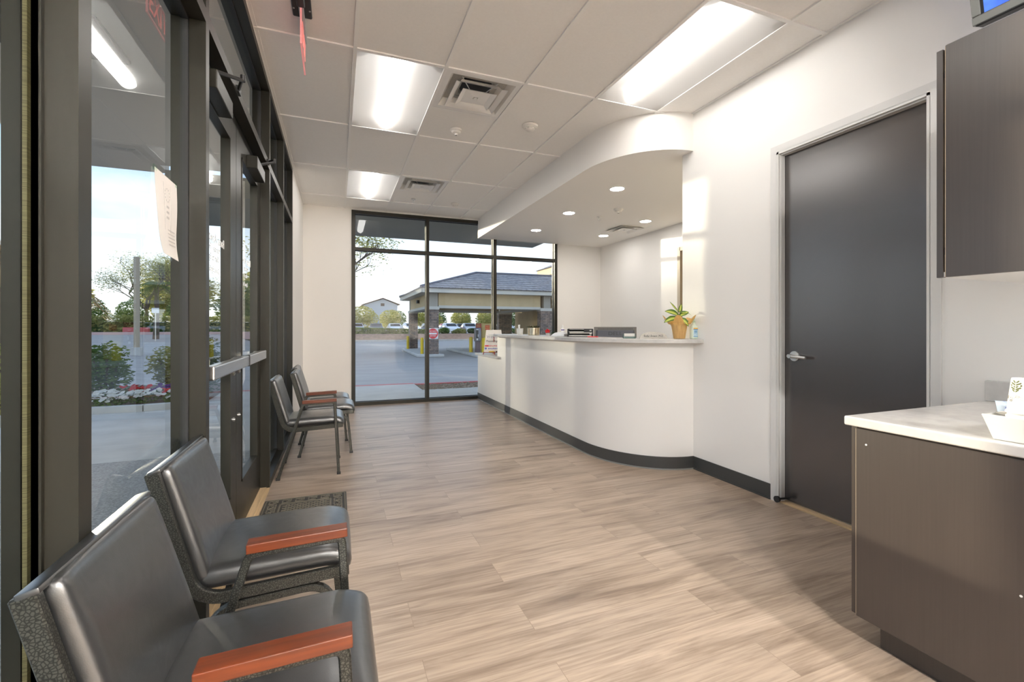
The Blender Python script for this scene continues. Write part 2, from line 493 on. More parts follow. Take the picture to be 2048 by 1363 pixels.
M['leaf_green'] = leaf_mat('green_leaves', (0.07, 0.13, 0.035), (0.20, 0.28, 0.09))
M['leaf_dark'] = leaf_mat('dark_leaves', (0.035, 0.07, 0.025), (0.10, 0.16, 0.06))
M['leaf_yellow'] = leaf_mat('yellow_green_leaves', (0.28, 0.30, 0.08), (0.52, 0.47, 0.17), 0.45)
M['leaf_dry'] = leaf_mat('dry_brown_leaves', (0.30, 0.20, 0.10), (0.50, 0.38, 0.22), 0.4)
M['bark'] = mat('grey_brown_bark', (0.12, 0.09, 0.065), 0.9, var=((30, 30, 4), 0.35))
M['petal_white'] = leaf_mat('white_petals', (0.72, 0.72, 0.68), (0.85, 0.85, 0.82), 0.3)
M['petal_red'] = leaf_mat('red_petals', (0.62, 0.03, 0.04), (0.75, 0.08, 0.08), 0.3)
M['petal_purple'] = leaf_mat('purple_petals', (0.10, 0.03, 0.20), (0.18, 0.06, 0.30), 0.3)
M['asphalt'] = mat('asphalt', (0.33, 0.31, 0.295), 0.8, var=((0.5, 3, 1), 0.12, 6), bump=(90, 0.4))
M['concrete'] = mat('pale_concrete', (0.52, 0.51, 0.49), 0.8, var=((2.5, 2.5, 2.5), 0.10, 6), bump=(120, 0.3))
M['aggregate'] = mat('exposed_aggregate_walk', (0.34, 0.335, 0.33), 0.8, var=((70, 70, 70), 0.35, 3), bump=(150, 0.6))
M['gravel'] = mat('brown_gravel', (0.27, 0.21, 0.16), 0.9, var=((40, 40, 40), 0.45, 3), bump=(60, 0.8))
M['kerb_red'] = mat('red_kerb_paint', (0.50, 0.09, 0.09), 0.6)
M['stucco'] = mat('tan_stucco', (0.60, 0.46, 0.27), 0.85, var=((3, 3, 3), 0.05), bump=(70, 0.3))
M['stucco_grey'] = mat('grey_tan_trim', (0.42, 0.385, 0.33), 0.8)
M['band'] = mat('pale_band_trim', (0.60, 0.57, 0.51), 0.7)
M['soffit'] = mat('taupe_soffit_plaster', (0.50, 0.47, 0.43), 0.85, bump=(80, 0.2))
M['housewall'] = mat('pale_blue_grey_siding', (0.46, 0.50, 0.54), 0.8)
M['darkroof'] = mat('brown_roof', (0.12, 0.08, 0.065), 0.8)
M['retaining'] = mat('brown_block_wall', (0.26, 0.19, 0.165), 0.9, var=((3, 3, 6), 0.18, 4))
M['carglass'] = mat('dark_car_glass', (0.02, 0.025, 0.03), 0.08)
M['tyre'] = mat('tyre_rubber', (0.02, 0.02, 0.02), 0.7)
M['atm_gold'] = mat('gold_panel', (0.58, 0.42, 0.16), 0.5)
M['atm_red'] = mat('red_panel', (0.66, 0.07, 0.04), 0.5)
M['atm_text'] = mat('gold_lettering', (0.90, 0.55, 0.10), 0.5)
M['purple_grey'] = mat('purple_grey_metal', (0.20, 0.15, 0.17), 0.5, 0.3)

def brick_mat(name, cols, w, h, mortar, ms, vert=True):
    m = bpy.data.materials.new(name); m.use_nodes = True
    N, L = nodes_of(m); b = N['Principled BSDF']; b.inputs['Roughness'].default_value = 0.85
    tc = N.new('ShaderNodeTexCoord'); sp = N.new('ShaderNodeSeparateXYZ'); cb = N.new('ShaderNodeCombineXYZ'); ad = N.new('ShaderNodeMath'); ad.operation = 'ADD'
    L.new(tc.outputs['Object'], sp.inputs[0]); L.new(sp.outputs[0], ad.inputs[0]); L.new(sp.outputs[1], ad.inputs[1])
    L.new(ad.outputs[0], cb.inputs[0]); L.new(sp.outputs[2], cb.inputs[1])
    br = N.new('ShaderNodeTexBrick'); br.inputs['Scale'].default_value = 1; br.inputs['Brick Width'].default_value = w; br.inputs['Row Height'].default_value = h
    br.inputs['Mortar Size'].default_value = ms; br.inputs['Color1'].default_value = (*cols[0], 1); br.inputs['Color2'].default_value = (*cols[1], 1); br.inputs['Mortar'].default_value = (*mortar, 1)
    L.new(cb.outputs[0], br.inputs['Vector'])
    nz = N.new('ShaderNodeTexNoise'); nz.inputs['Scale'].default_value = 5; nz.inputs['Detail'].default_value = 6
    rp = N.new('ShaderNodeValToRGB'); rp.color_ramp.elements[0].position = 0.3; rp.color_ramp.elements[1].position = 0.7
    rp.color_ramp.elements[0].color = (0.65, 0.65, 0.65, 1); rp.color_ramp.elements[1].color = (1.3, 1.25, 1.2, 1)
    mu = N.new('ShaderNodeMixRGB'); mu.blend_type = 'MULTIPLY'; mu.inputs[0].default_value = 1
    L.new(tc.outputs['Object'], nz.inputs['Vector']); L.new(nz.outputs['Fac'], rp.inputs[0]); L.new(br.outputs['Color'], mu.inputs[1]); L.new(rp.outputs[0], mu.inputs[2])
    L.new(mu.outputs[0], b.inputs['Base Color'])
    bp = N.new('ShaderNodeBump'); bp.inputs['Strength'].default_value = 0.8; bp.inputs['Distance'].default_value = 0.02; bp.invert = True
    L.new(br.outputs['Fac'], bp.inputs['Height']); L.new(bp.outputs[0], b.inputs['Normal'])
    return m
M['ledgestone'] = brick_mat('stacked_ledgestone', ((0.36, 0.27, 0.22), (0.20, 0.17, 0.16)), 0.34, 0.085, (0.06, 0.05, 0.045), 0.008)
M['rooftile'] = brick_mat('grey_blue_roof_tiles', ((0.30, 0.29, 0.31), (0.40, 0.38, 0.39)), 0.33, 0.16, (0.10, 0.095, 0.10), 0.022)
M['mat_rubber'] = mat('brown_black_mat_rubber', (0.045, 0.04, 0.033), 0.6, bump=(200, 0.3))
M['mat_light'] = mat('worn_mat_ridges', (0.14, 0.125, 0.095), 0.7)

# ------------------------------------------------------------------ room shell
H = 3.057          # ceiling height
XR = 3.346         # right wall plane
YF = 7.435         # far wall plane
YB = -7.0          # wall behind the viewer
YC = 3.217         # end of the right wall, start of the reception alcove
XA = 5.15          # right wall of the reception alcove
ZS = 2.738         # underside of the curved bulkhead

bm = newbm(); box(bm, -0.11, 5.4, YB - 0.1, YF + 0.1, -0.12, 0.0)
struct('floor', bm, M['floor'], label='wide oak look plank floor across the lobby', cat='floor')

# right wall with the door opening
DY0, DY1, DZ = 1.408, 2.282, 2.432
bm = newbm()
box(bm, XR, XR + 0.13, YB, DY0, 0, H + 0.3)
box(bm, XR, XR + 0.13, DY1, YC, 0, H + 0.3)
box(bm, XR, XR + 0.13, DY0, DY1, DZ, H + 0.3)
struct('wall_right', bm, M['wall'], label='white painted right wall around the dark door', cat='wall')
bm = newbm(); box(bm, XR + 0.13, XA + 0.1, YC - 0.12, YC, 0, H + 0.3)
struct('wall_alcove_near', bm, M['wall'], label='white wall closing the reception alcove beside the dark door', cat='wall')
# alcove right wall with a door
AY0, AY1, AZ = 4.40, 5.29, 2.345
bm = newbm()
box(bm, XA, XA + 0.12, YC, AY0, 0, H + 0.3)
box(bm, XA, XA + 0.12, AY1, YF, 0, H + 0.3)
box(bm, XA, XA + 0.12, AY0, AY1, AZ, H + 0.3)
struct('wall_alcove_right', bm, M['wall'], label='white wall behind the reception counter with a patch of sun', cat='wall')
# far wall around the big window
WX0, WX1, WZ1 = 0.684, 4.229, 3.035
bm = newbm()
box(bm, -0.11, WX0, YF, YF + 0.14, 0, H + 0.3)
box(bm, WX1, XA + 0.12, YF, YF + 0.14, 0, H + 0.3)
box(bm, WX0, WX1, YF, YF + 0.14, WZ1, H + 0.3)
struct('wall_far', bm, M['wall'], label='white far wall around the tall window', cat='wall')
bm = newbm()
box(bm, -0.13, 0, 5.775, YF, 0, H + 0.3)
box(bm, -0.13, 0, YB, 5.775, H - 0.012, H + 0.3)
struct('wall_left', bm, M['wall'], label='white left wall beyond the glazed entrance', cat='wall')
bm = newbm(); box(bm, -0.13, XR + 0.13, YB - 0.1, YB, 0, H + 0.3)
struct('wall_back', bm, M['wall'], label='white wall behind the viewer', cat='wall')

# baseboards: flat rubber base with a small flared toe
def base_run(name, p0, p1, nx, ny, label):
    bm = newbm()
    x0, y0 = p0; x1, y1 = p1
    def b(t, z0, z1):
        xs = sorted((x0, x1, x0 + nx * t, x1 + nx * t)); ys = sorted((y0, y1, y0 + ny * t, y1 + ny * t))
        box(bm, xs[0], xs[-1], ys[0], ys[-1], z0, z1)
    b(0.006, 0.010, 0.108); b(0.014, 0.0, 0.010)
    return struct(name, bm, M['base'], label=label, cat='baseboard')
base_run('baseboard_right', (XR, DY1 + 0.05), (XR, 3.083), -1, 0, 'charcoal rubber baseboard between the counter and the dark door')
base_run('baseboard_far', (0.012, YF), (WX0 - 0.002, YF), 0, -1, 'charcoal rubber baseboard behind the far row of chairs')
base_run('baseboard_left', (0, 5.78), (0, YF - 0.012), 1, 0, 'charcoal rubber baseboard in the far left corner')

# ------------------------------------------------------------------ curved reception counter and bulkhead
def path(d, y0=YF, y1=None, n=18):
    """front face of the counter in plan, moved outwards by d"""
    pts = []
    if y1 is None: y1 = 3.86
    for k in range(5): pts.append((2.72 - d, y0 + (3.86 - y0) * k / 4))
    for k in range(1, n + 1):
        a = math.pi / 2 * k / n
        x, y = 3.346 - 0.626 * math.cos(a), 3.86 - 0.775 * math.sin(a)
        nx, ny = -math.cos(a) / 0.626, -math.sin(a) / 0.775
        l = math.hypot(nx, ny)
        pts.append((min(XR, x + nx / l * d), y + ny / l * d))
    return pts

YL = 6.42          # where the tall counter steps down to the low one
ctr = thing('reception_counter', 'long white curved reception counter with a charcoal base strip', 'counter', (2.72, 5.0, 0))
bm = newbm(); ribbon(bm, path(0, YL), path(-0.12, YL), 0.0, 1.083)
box(bm, 2.72, 2.84, YL, YF, 0.0, 0.75)
obj('front_panel', bm, M['wall'], ctr, True)
bm = newbm(); ribbon(bm, path(0.006), path(0.0), 0.010, 0.108)
bst = obj('base_strip', bm, M['base'], ctr, True, label='charcoal rubber base strip following the curve')
bm = newbm(); ribbon(bm, path(0.015), path(0.0), 0.0, 0.010); obj('toe', bm, M['base_toe'], bst, True, label='toe of the base strip, its sheen painted paler')
bm = newbm()
front = path(0.12, YL + 0.06)
back = path(-0.34, YL + 0.06)
back = [(min(x, XR), max(y, YC) if x > XR - 0.2 else y) for x, y in back]
ribbon(bm, front, back, 1.083, 1.117); bevel(bm, 0.003, 1)
obj('transaction_top', bm, M['quartz'], ctr, False, label='raised white quartz top following the curve')
bm = newbm(); box(bm, 2.665, 3.06, 6.34, YF - 0.005, 0.75, 0.785); bevel(bm, 0.003, 1)
obj('low_top', bm, M['quartz'], ctr, False, label='low white quartz ledge beside the far window')
bm = newbm(); box(bm, 2.84, 3.95, 3.95, 6.3, 0.70, 0.74)
obj('worktop', bm, M['quartz'], ctr, False, label='desk surface behind the raised top')

bm = newbm()
pp = path(0) + [(XR, YC - 0.002), (XA, YC - 0.002), (XA, YF)]
prism(bm, pp, ZS, H + 0.25)
struct('wall_bulkhead', bm, M['wall'], True, label='curved white bulkhead dropping over the reception counter', cat='bulkhead')

# ------------------------------------------------------------------ ceiling grid with lay-in tiles
GX0, GY0, CX, CY = -0.0206, 1.9436, 0.6096, 1.2192
TROFF = [(1, 1), (1, 3), (4, 0), (1, -1), (1, -4), (4, -4), (1, -6), (4, -6)]
DIFF = [(2, 1, 0), (2, 3, 0)]
bm = newbm()
for i in range(-1, 6):
    for j in range(-8, 6):
        if (i, j) in TROFF: continue
        x0, x1 = GX0 + i * CX, GX0 + (i + 1) * CX
        y0, y1 = GY0 + j * CY, GY0 + (j + 1) * CY
        if (i, j, 0) in DIFF: y0 += CY / 2
        x0, x1 = max(x0, 0), min(x1, XR); y0, y1 = max(y0, YB), min(y1, YF)
        if x1 - x0 > 0.01 and y1 - y0 > 0.01: box(bm, x0, x1, y0, y1, H + 0.004, H + 0.02)
box(bm, -0.1, XR, YB, YF, H + 0.28, H + 0.3)
ceil = struct('ceiling', bm, M['ceiling'], label='suspended ceiling of large white tiles', cat='ceiling')
bm = newbm()
for i in range(0, 6):
    x = GX0 + i * CX
    if x > 0.02: box(bm, x - 0.012, x + 0.012, YB, YF, H - 0.006, H + 0.006)
for j in range(-7, 5):
    y = GY0 + j * CY
    box(bm, 0, XR, y - 0.012, y + 0.012, H - 0.0055, H + 0.006)
for i, j, k in DIFF:
    y = GY0 + j * CY + CY / 2
    box(bm, GX0 + i * CX, GX0 + (i + 1) * CX, y - 0.012, y + 0.012, H - 0.0015, H + 0.006)
# wall angle around the edge
box(bm, 0, 0.02, YB, YF, H - 0.0025, H + 0.006); box(bm, XR - 0.02, XR, YB, YC, H - 0.0025, H + 0.006); box(bm, 0, 2.72, YF - 0.02, YF, H - 0.0025, H + 0.006)
obj('ceiling_grid', bm, M['tbar'], ceil, label='white metal grid between the tiles')

# ------------------------------------------------------------------ far window
def window(name, label):
    t = thing(name, label, 'window', kind='structure'); return t
w = window('window_1', 'tall dark framed window onto the drive through canopy')
bm = newbm()
y0, y1 = YF - 0.015, YF + 0.10
for a, b in ((WX0, WX0 + 0.05), (1.834, 1.886), (2.996, 3.056), (WX1 - 0.055, WX1)):
    box(bm, a, b, y0, y1, 0.0, WZ1)
for a, b in ((WX0 + 0.05, 1.834), (1.886, 2.996), (3.056, WX1 - 0.055)):
    box(bm, a, b, y0, y1, 0.0, 0.052); box(bm, a, b, y0, y1, 2.412, 2.462); box(bm, a, b, y0, y1, WZ1 - 0.055, WZ1)
obj('frame', bm, M['bronze'], w)
bm = newbm()
for a, b in ((WX0 + 0.05, 1.834), (1.886, 2.996), (3.056, WX1 - 0.055)):
    for c, d in ((0.052, 2.412), (2.462, WZ1 - 0.055)):
        box(bm, a, b, YF + 0.045, YF + 0.051, c, d)
obj('glass', bm, M['glass'], w)
bm = newbm()
for a, b in ((WX0 + 0.05, 1.834), (1.886, 2.996), (3.056, WX1 - 0.055)):
    for c, d in ((0.052, 2.412), (2.462, WZ1 - 0.055)):
        for q in (a, b - 0.008): box(bm, q, q + 0.008, YF + 0.035, YF + 0.06, c, d)
        for q in (c, d - 0.008): box(bm, a, b, YF + 0.035, YF + 0.06, q, q + 0.008)
obj('gasket', bm, M['gasket'], w)

# ------------------------------------------------------------------ left storefront: bays of dark bronze framing
HT0, HT1 = 2.408, 2.462
def bay(name, label, y0, y1, mull, sill=True, upper=True, lower=True, spacer=False):
    """glazed bay between y0 and y1; mull = list of (ya, yb) uprights that belong to it"""
    w = window(name, label)
    bm = newbm()
    for a, b in mull:
        box(bm, -0.115, 0, a, b, 0, H - 0.012)
        if spacer: box(bm, -0.082, -0.052, a - 0.010, b + 0.010, 0.05, H - 0.06)
    if sill: box(bm, -0.115, 0.0, y0, y1, 0, 0.052); box(bm, -0.08, -0.05, y0, y1, 0.052, 0.072)
    box(bm, -0.115, 0, y0, y1, HT0, HT1)
    box(bm, -0.115, 0, y0, y1, H - 0.06, H - 0.012)
    obj('frame', bm, M['bronze'], w)
    bm = newbm()
    if lower: box(bm, -0.074, -0.066, y0, y1, 0.06, HT0)
    if upper: box(bm, -0.074, -0.066, y0, y1, HT1, H - 0.06)
    obj('glass', bm, M['glass'], w)
    bm = newbm()
    for c, d in ((0.052, HT0), (HT1, H - 0.06)):
        if c < 1 and not lower: continue
        for q in (y0, y1 - 0.01): box(bm, -0.082, -0.056, q, q + 0.01, c, d)
        for q in (c, d - 0.01): box(bm, -0.082, -0.056, y0, y1, q, q + 0.01)
    obj('gasket', bm, M['gasket'], w)
    if spacer:
        bm = newbm(); box(bm, -0.0735, -0.0665, y1 - 0.0225, y1 - 0.0115, 0.08, HT0 - 0.02)
        if y0 > 0: box(bm, -0.0735, -0.0665, y0 + 0.034, y0 + 0.050, 0.08, HT0 - 0.02)
        obj('edge_spacer', bm, M['spacer'], w, label='pale perforated spacer bar at the glass edge')
    return w
bay('window_2', 'nearest glazed bay of the entrance front beside the front chair', -0.42, 1.146, [(-0.47, -0.42), (1.146, 1.197)], spacer=True)
bay('window_3', 'glazed bay with a paper notice beside the double doors', 1.197, 2.080, [(2.080, 2.128)])
bay('window_4', 'transom light above the double doors', 2.128, 3.858, [], sill=False, lower=False)
bay('window_5', 'glazed bay just beyond the double doors', 3.908, 4.815, [(3.858, 3.908), (4.815, 4.862)])
bay('window_6', 'last narrow glazed bay before the far corner', 4.862, 5.722, [(5.722, 5.775)])
bay('window_7', 'glazed bay of the entrance front behind the viewer', YB, -0.47, [])

# ------------------------------------------------------------------ double entrance doors
def leaf(name, label, y0, y1, meet_hi, bar0, bar1, clo0, clo1):
    w = window(name, label); w['category'] = 'door'
    x0, x1 = -0.107, -0.062
    zt, zb = 2.243, 0.285
    st_m, st_h = 0.155, 0.145
    g0, g1 = (y0 + st_h, y1 - st_m) if meet_hi else (y0 + st_m, y1 - st_h)
    bm = newbm()
    box(bm, x0, x1, y0 + 0.003, g0, 0.012, HT0 - 0.004); box(bm, x0, x1, g1, y1 - 0.003, 0.012, HT0 - 0.004)
    box(bm, x0, x1, g0, g1, 0.012, zb); box(bm, x0, x1, g0, g1, zt, HT0 - 0.004)
    obj('leaf_frame', bm, M['bronze'], w)
    bm = newbm(); box(bm, -0.088, -0.081, g0, g1, zb, zt); obj('glass', bm, M['glass'], w)
    bm = newbm()
    for a, b, c, d in ((g0, g0 + 0.012, zb, zt), (g1 - 0.012, g1, zb, zt), (g0, g1, zb, zb + 0.012), (g0, g1, zt - 0.012, zt)):
        box(bm, -0.096, -0.058, a, b, c, d)
    obj('glazing_bead', bm, M['steel'] if False else M['bronze'], w)
    bm = bbox(-0.035, 0.005, bar0, bar1, 0.994, 1.054, 0.006); box(bm, -0.064, -0.03, bar0 + 0.02, bar0 + 0.09, 1.0, 1.048); box(bm, -0.064, -0.03, bar1 - 0.09, bar1 - 0.02, 1.0, 1.048)
    bar = obj('push_bar', bm, M['steel'], w, label='brushed steel push bar')
    e = bar1 if meet_hi else bar0
    bm = bbox(-0.037, 0.008, e - 0.004, e + 0.004, 0.992, 1.056, 0.002); obj('end_cap', bm, M['black'], bar)
    ym = (y1 - 0.085) if meet_hi else (y0 + 0.06)
    for z in (0.96, 0.705):
        bm = newbm(); cyl(bm, (ym, z), 0.011, -0.064, -0.054, 16, axis='x'); cyl(bm, (ym, z), 0.005, -0.054, -0.050, 12, axis='x')
        obj('lock_cylinder', bm, M['satin'], w)
    bm = bbox(-0.064, 0.0, clo0, clo1, 2.238, 2.318, 0.004)
    c = obj('door_closer', bm, M['bronze'], w)
    s = clo0 + 0.07 if meet_hi else clo1 - 0.07
    e = s + (0.30 if meet_hi else 0.14)
    bm = newbm()
    tube(bm, [(-0.03, s, 2.316), (-0.03, s, 2.345)], 0.011, 10)
    strip_pts = [(-0.03, s, 2.343), (0.055, (s + e) / 2 + 0.02, 2.40)]
    tube(bm, strip_pts, 0.009, 8)
    tube(bm, [(0.055, (s + e) / 2 + 0.02, 2.395), (0.055, (s + e) / 2 + 0.02, 2.425)], 0.011, 10)
    tube(bm, [(0.055, (s + e) / 2 + 0.02, 2.418), (0.004, e + 0.05, 2.430)], 0.008, 8)
    box(bm, -0.004, 0.012, e + 0.02, e + 0.08, 2.415, 2.445)
    obj('closer_arm', bm, M['black'], c)
    # lettering on the glass facing out: reads mirrored from indoors
    bm = newbm()
    yc = (g0 + g1) / 2 - (0.0 if meet_hi else 0.10)
    for s_, z, sz in (('Badar Anwar, MD', 1.648, 0.064), ('Monday - Friday', 1.598, 0.044), ('8am to 5pm', 1.552, 0.044), ('Closed Sat & Sun', 1.495, 0.038)):
        text(bm, s_, sz, (-0.0800, yc, z), (0, -1, 0), (0, 0, 1), 0.0004, 'CENTER')
    obj('lettering', bm, M['vinyl'], w, label='white vinyl lettering seen from behind')
    return w
l1 = leaf('door_1', 'nearer glass entrance door leaf with a wide steel push bar', 2.128, 2.987, True, 2.19, 2.985, 2.256, 2.572)
l2 = leaf('door_2', 'farther glass entrance door leaf next to the row of chairs', 2.989, 3.858, False, 2.992, 3.66, 3.307, 3.632)
bm = newbm(); box(bm, -0.125, 0.004, 2.13, 3.856, 0.0, 0.006); box(bm, -0.10, -0.02, 2.13, 3.856, 0.006, 0.011)
struct('trim_1', bm, M['tan'], label='pale tan threshold under the entrance doors', cat='threshold')

# ------------------------------------------------------------------ dark interior door in the right wall
d = thing('door_3', 'dark brown flush door in a pale grey frame on the right wall', 'door', (XR, 1.85, 0), kind='structure')
bm = newbm()
fx = XR - 0.010
# face strips, then stepped rebates into the opening
for a, b, z1 in ((DY1, DY1 + 0.048, DZ + 0.048), (DY0 - 0.048, DY0, DZ + 0.048)):
    box(bm, fx, XR + 0.004, a, b, 0, z1)
box(bm, fx, XR + 0.004, DY0, DY1, DZ, DZ + 0.048)
box(bm, fx, XR + 0.125, DY1 - 0.014, DY1 + 0.002, 0, DZ); box(bm, fx, XR + 0.125, DY0 - 0.002, DY0 + 0.014, 0, DZ); box(bm, fx, XR + 0.125, DY0, DY1, DZ - 0.014, DZ + 0.002)
box(bm, fx + 0.018, XR + 0.045, DY1 - 0.020, DY1 - 0.012, 0, DZ - 0.012); box(bm, fx + 0.018, XR + 0.047, DY0 + 0.012, DY0 + 0.020, 0, DZ - 0.012); box(bm, fx + 0.018, XR + 0.047, DY0 + 0.012, DY1 - 0.012, DZ - 0.022, DZ - 0.012)
obj('frame', bm, M['frame'], d)
bm = bbox(XR + 0.048, XR + 0.092, DY0 + 0.016, DY1 - 0.016, 0.018, DZ - 0.017, 0.002, 1)
slab = obj('door_slab', bm, M['door'], d)
hy, hz, hx = 2.190, 1.020, XR + 0.048
bm = newbm(); cyl(bm, (hy, hz), 0.034, hx - 0.010, hx, 32, axis='x'); cyl(bm, (hy, hz), 0.028, hx - 0.014, hx - 0.010, 32, axis='x')
ros = obj('rose', bm, M['satin'], slab)
bm = newbm()
tube(bm, [(hx - 0.010, hy, hz), (hx - 0.045, hy, hz)], 0.011, 14)
tube(bm, [(hx - 0.045, hy + 0.018, hz + 0.002), (hx - 0.048, hy, hz), (hx - 0.050, hy - 0.06, hz - 0.003), (hx - 0.047, hy - 0.108, hz - 0.006)], [0.012, 0.013, 0.010, 0.009], 12)
cyl(bm, (hy, hz), 0.013, hx - 0.062, hx - 0.045, 16, axis='x')
obj('lever_handle', bm, M['satin'], slab, True, label='satin lever handle')
bm = newbm(); box(bm, XR + 0.004, XR + 0.12, DY0, DY1 - 0.014, 0.0, 0.010)
obj('threshold', bm, M['tan'], d, label='pale tan strip under the door')

d = thing('door_4', 'plain tan door partly hidden behind the reception wall edge', 'door', (XA, 4.85, 0), kind='structure')
bm = newbm(); box(bm, XA - 0.012, XA + 0.11, AY1 - 0.012, AY1 + 0.045, 0, AZ + 0.045); box(bm, XA - 0.012, XA + 0.11, AY0 - 0.045, AY0 + 0.012, 0, AZ + 0.045); box(bm, XA - 0.012, XA + 0.11, AY0, AY1, AZ - 0.012, AZ + 0.045)
obj('frame', bm, mat('warm_grey_frame', (0.42, 0.36, 0.28), 0.5), d)
bm = newbm(); box(bm, XA + 0.03, XA + 0.07, AY0 + 0.012, AY1 - 0.012, 0.01, AZ - 0.012)
obj('door_slab', bm, M['stucco'], d)

# ------------------------------------------------------------------ ceiling fixtures
def troffer(label, i, j):
    x0, x1 = GX0 + i * CX + 0.012, GX0 + (i + 1) * CX - 0.012
    y0, y1 = GY0 + j * CY + 0.012, GY0 + (j + 1) * CY - 0.012
    xc = (x0 + x1) / 2
    t = thing('ceiling_light', label, 'ceiling light', (xc, (y0 + y1) / 2, H), 'long basket lights in the ceiling')
    bm = newbm()
    # curved side reflectors rising from the edge, falling to the lens in the middle
    prof = [(x0, H - 0.001), (x0 + 0.02, H + 0.010), (x0 + 0.08, H + 0.045), (x0 + 0.16, H + 0.066), (xc - 0.062, H + 0.062)]
    prof2 = [(2 * xc - a, b) for a, b in prof]
    for pr in (prof, prof2):
        A = [bm.verts.new((a, y0 + 0.10, z)) for a, z in pr]; B = [bm.verts.new((a, y1 - 0.10, z)) for a, z in pr]
        for k in range(len(pr) - 1): bm.faces.new((A[k], A[k + 1], B[k + 1], B[k]))
        # sloping end plates
        for E_, yy in ((A, y0), (B, y1)):
            G = [bm.verts.new((a, yy, H - 0.001)) for a, z in pr]
            for k in range(1, len(pr) - 1): bm.faces.new((E_[k], E_[k + 1], G[k + 1], G[k]))
            bm.faces.new((E_[0], E_[1], G[1], G[0]))
    A = [bm.verts.new((q, y, z)) for q in (xc - 0.062, xc + 0.062) for y, z in ((y0, H - 0.001), (y0 + 0.10, H + 0.062), (y1 - 0.10, H + 0.062), (y1, H - 0.001))]
    bm.faces.new((A[0], A[4], A[5], A[1])); bm.faces.new((A[2], A[6], A[7], A[3]))
    box(bm, x0, x1, y0, y1, H + 0.075, H + 0.11)
    obj('reflector', bm, M['reflector'], t, True)
    bm = newbm()
    n = 12
    ring0 = []; ring1 = []
    for k in range(n + 1):
        a = math.pi * k / n
        ring0.append(bm.verts.new((xc - 0.058 * math.cos(a), y0 + 0.045, H + 0.050 - 0.052 * math.sin(a))))
        ring1.append(bm.verts.new((xc - 0.058 * math.cos(a), y1 - 0.045, H + 0.050 - 0.052 * math.sin(a))))
    for k in range(n): bm.faces.new((ring0[k], ring0[k + 1], ring1[k + 1], ring1[k]))
    bm.faces.new(ring0); bm.faces.new(ring1[::-1]); bm.faces.new((ring0[0], ring1[0], ring1[-1], ring0[-1]))
    obj('lens', bm, M['lens'] if j > -2 else M['lens_fill'], t, True, label='glowing half round lens')
    return t
troffer('long bright ceiling light nearest the entrance doors', 1, 1)
troffer('small far ceiling light in front of the far window', 1, 3)
troffer('long bright ceiling light beside the right wall above the counter curve', 4, 0)
troffer('ceiling light above the viewer near the glazed front', 1, -1)
for i_, j_, lb_ in ((1, -4, 'added fill light in the ceiling behind the viewer on the glazed side'), (4, -4, 'added fill light in the ceiling behind the viewer on the right wall side'), (1, -6, 'rearmost added fill light in the ceiling on the glazed side'), (4, -6, 'rearmost added fill light in the ceiling on the right wall side')):  # unseen rear fixtures added as fill for ceiling and walls
    troffer(lb_, i_, j_)

def square_ring(bm, xc, yc, o, i, zo, zi, t=0.003):
    """sloping square ring from half size o at zo to half size i at zi"""
    for dz in (0, t):
        A = [bm.verts.new((xc + sx * o, yc + sy * o, zo + dz)) for sx, sy in ((-1, -1), (1, -1), (1, 1), (-1, 1))]
        B = [bm.verts.new((xc + sx * i, yc + sy * i, zi + dz)) for sx, sy in ((-1, -1), (1, -1), (1, 1), (-1, 1))]
        for k in range(4):
            bm.faces.new((A[k], A[(k + 1) % 4], B[(k + 1) % 4], B[k]))

def diffuser(label, xc, yc, z, s):
    t = thing('air_diffuser', label, 'air vent', (xc, yc, z), 'square air diffusers in the ceilings')
    bm = newbm()
    square_ring(bm, xc, yc, s, s * 0.86, z - 0.001, z - 0.001)
    square_ring(bm, xc, yc, s * 0.86, s * 0.74, z - 0.001, z + 0.055)
    obj('frame', bm, M['white'], t)
    for o, dz in ((0.70, -0.022), (0.47, -0.034)):
        bm = newbm()
        square_ring(bm, xc, yc, s * o, s * (o - 0.13), z + dz, z + dz + 0.018)
        if o < 0.6:
            square_ring(bm, xc, yc, s * (o - 0.13), 0.02, z + dz + 0.018, z + dz + 0.012)
            cyl(bm, (xc, yc), 0.014, z + dz + 0.008, z + dz + 0.014, 20)
        else:
            square_ring(bm, xc, yc, s * (o - 0.13), s * (o - 0.2), z + dz + 0.018, z + dz + 0.05)
        obj('cone', bm, M['white'], t)
    bm = newbm()
    square_ring(bm, xc, yc, s * 0.74, 0.12, z + 0.055, z + 0.06); obj('back_plate', bm, M['stone_w'], t)
    bm = newbm(); cyl(bm, (xc, yc), 0.13, z + 0.062, z + 0.14, 28); obj('duct', bm, M['black'], t, label='dark round duct opening')
    for a in range(4):
        bm = newbm()
        c, s_ = math.cos(a * math.pi / 2 + 0.78), math.sin(a * math.pi / 2 + 0.78)
        tube(bm, [(xc + c * 0.05, yc + s_ * 0.05, z - 0.012), (xc + c * s * 0.7, yc + s_ * s * 0.7, z + 0.05)], 0.004, 6)
        obj('bracket', bm, M['steel'], t)
    return t
hs = CX / 2 - 0.014
diffuser('larger looking square air vent beside the bright entrance light', GX0 + 2.5 * CX, GY0 + CY + CY / 4, H, hs)
diffuser('small far square air vent in the tiled ceiling near the far window', GX0 + 2.5 * CX, GY0 + 3 * CY + CY / 4, H, hs)
diffuser('square air vent in the lowered ceiling above the reception', 4.61, 5.89, ZS, 0.30)

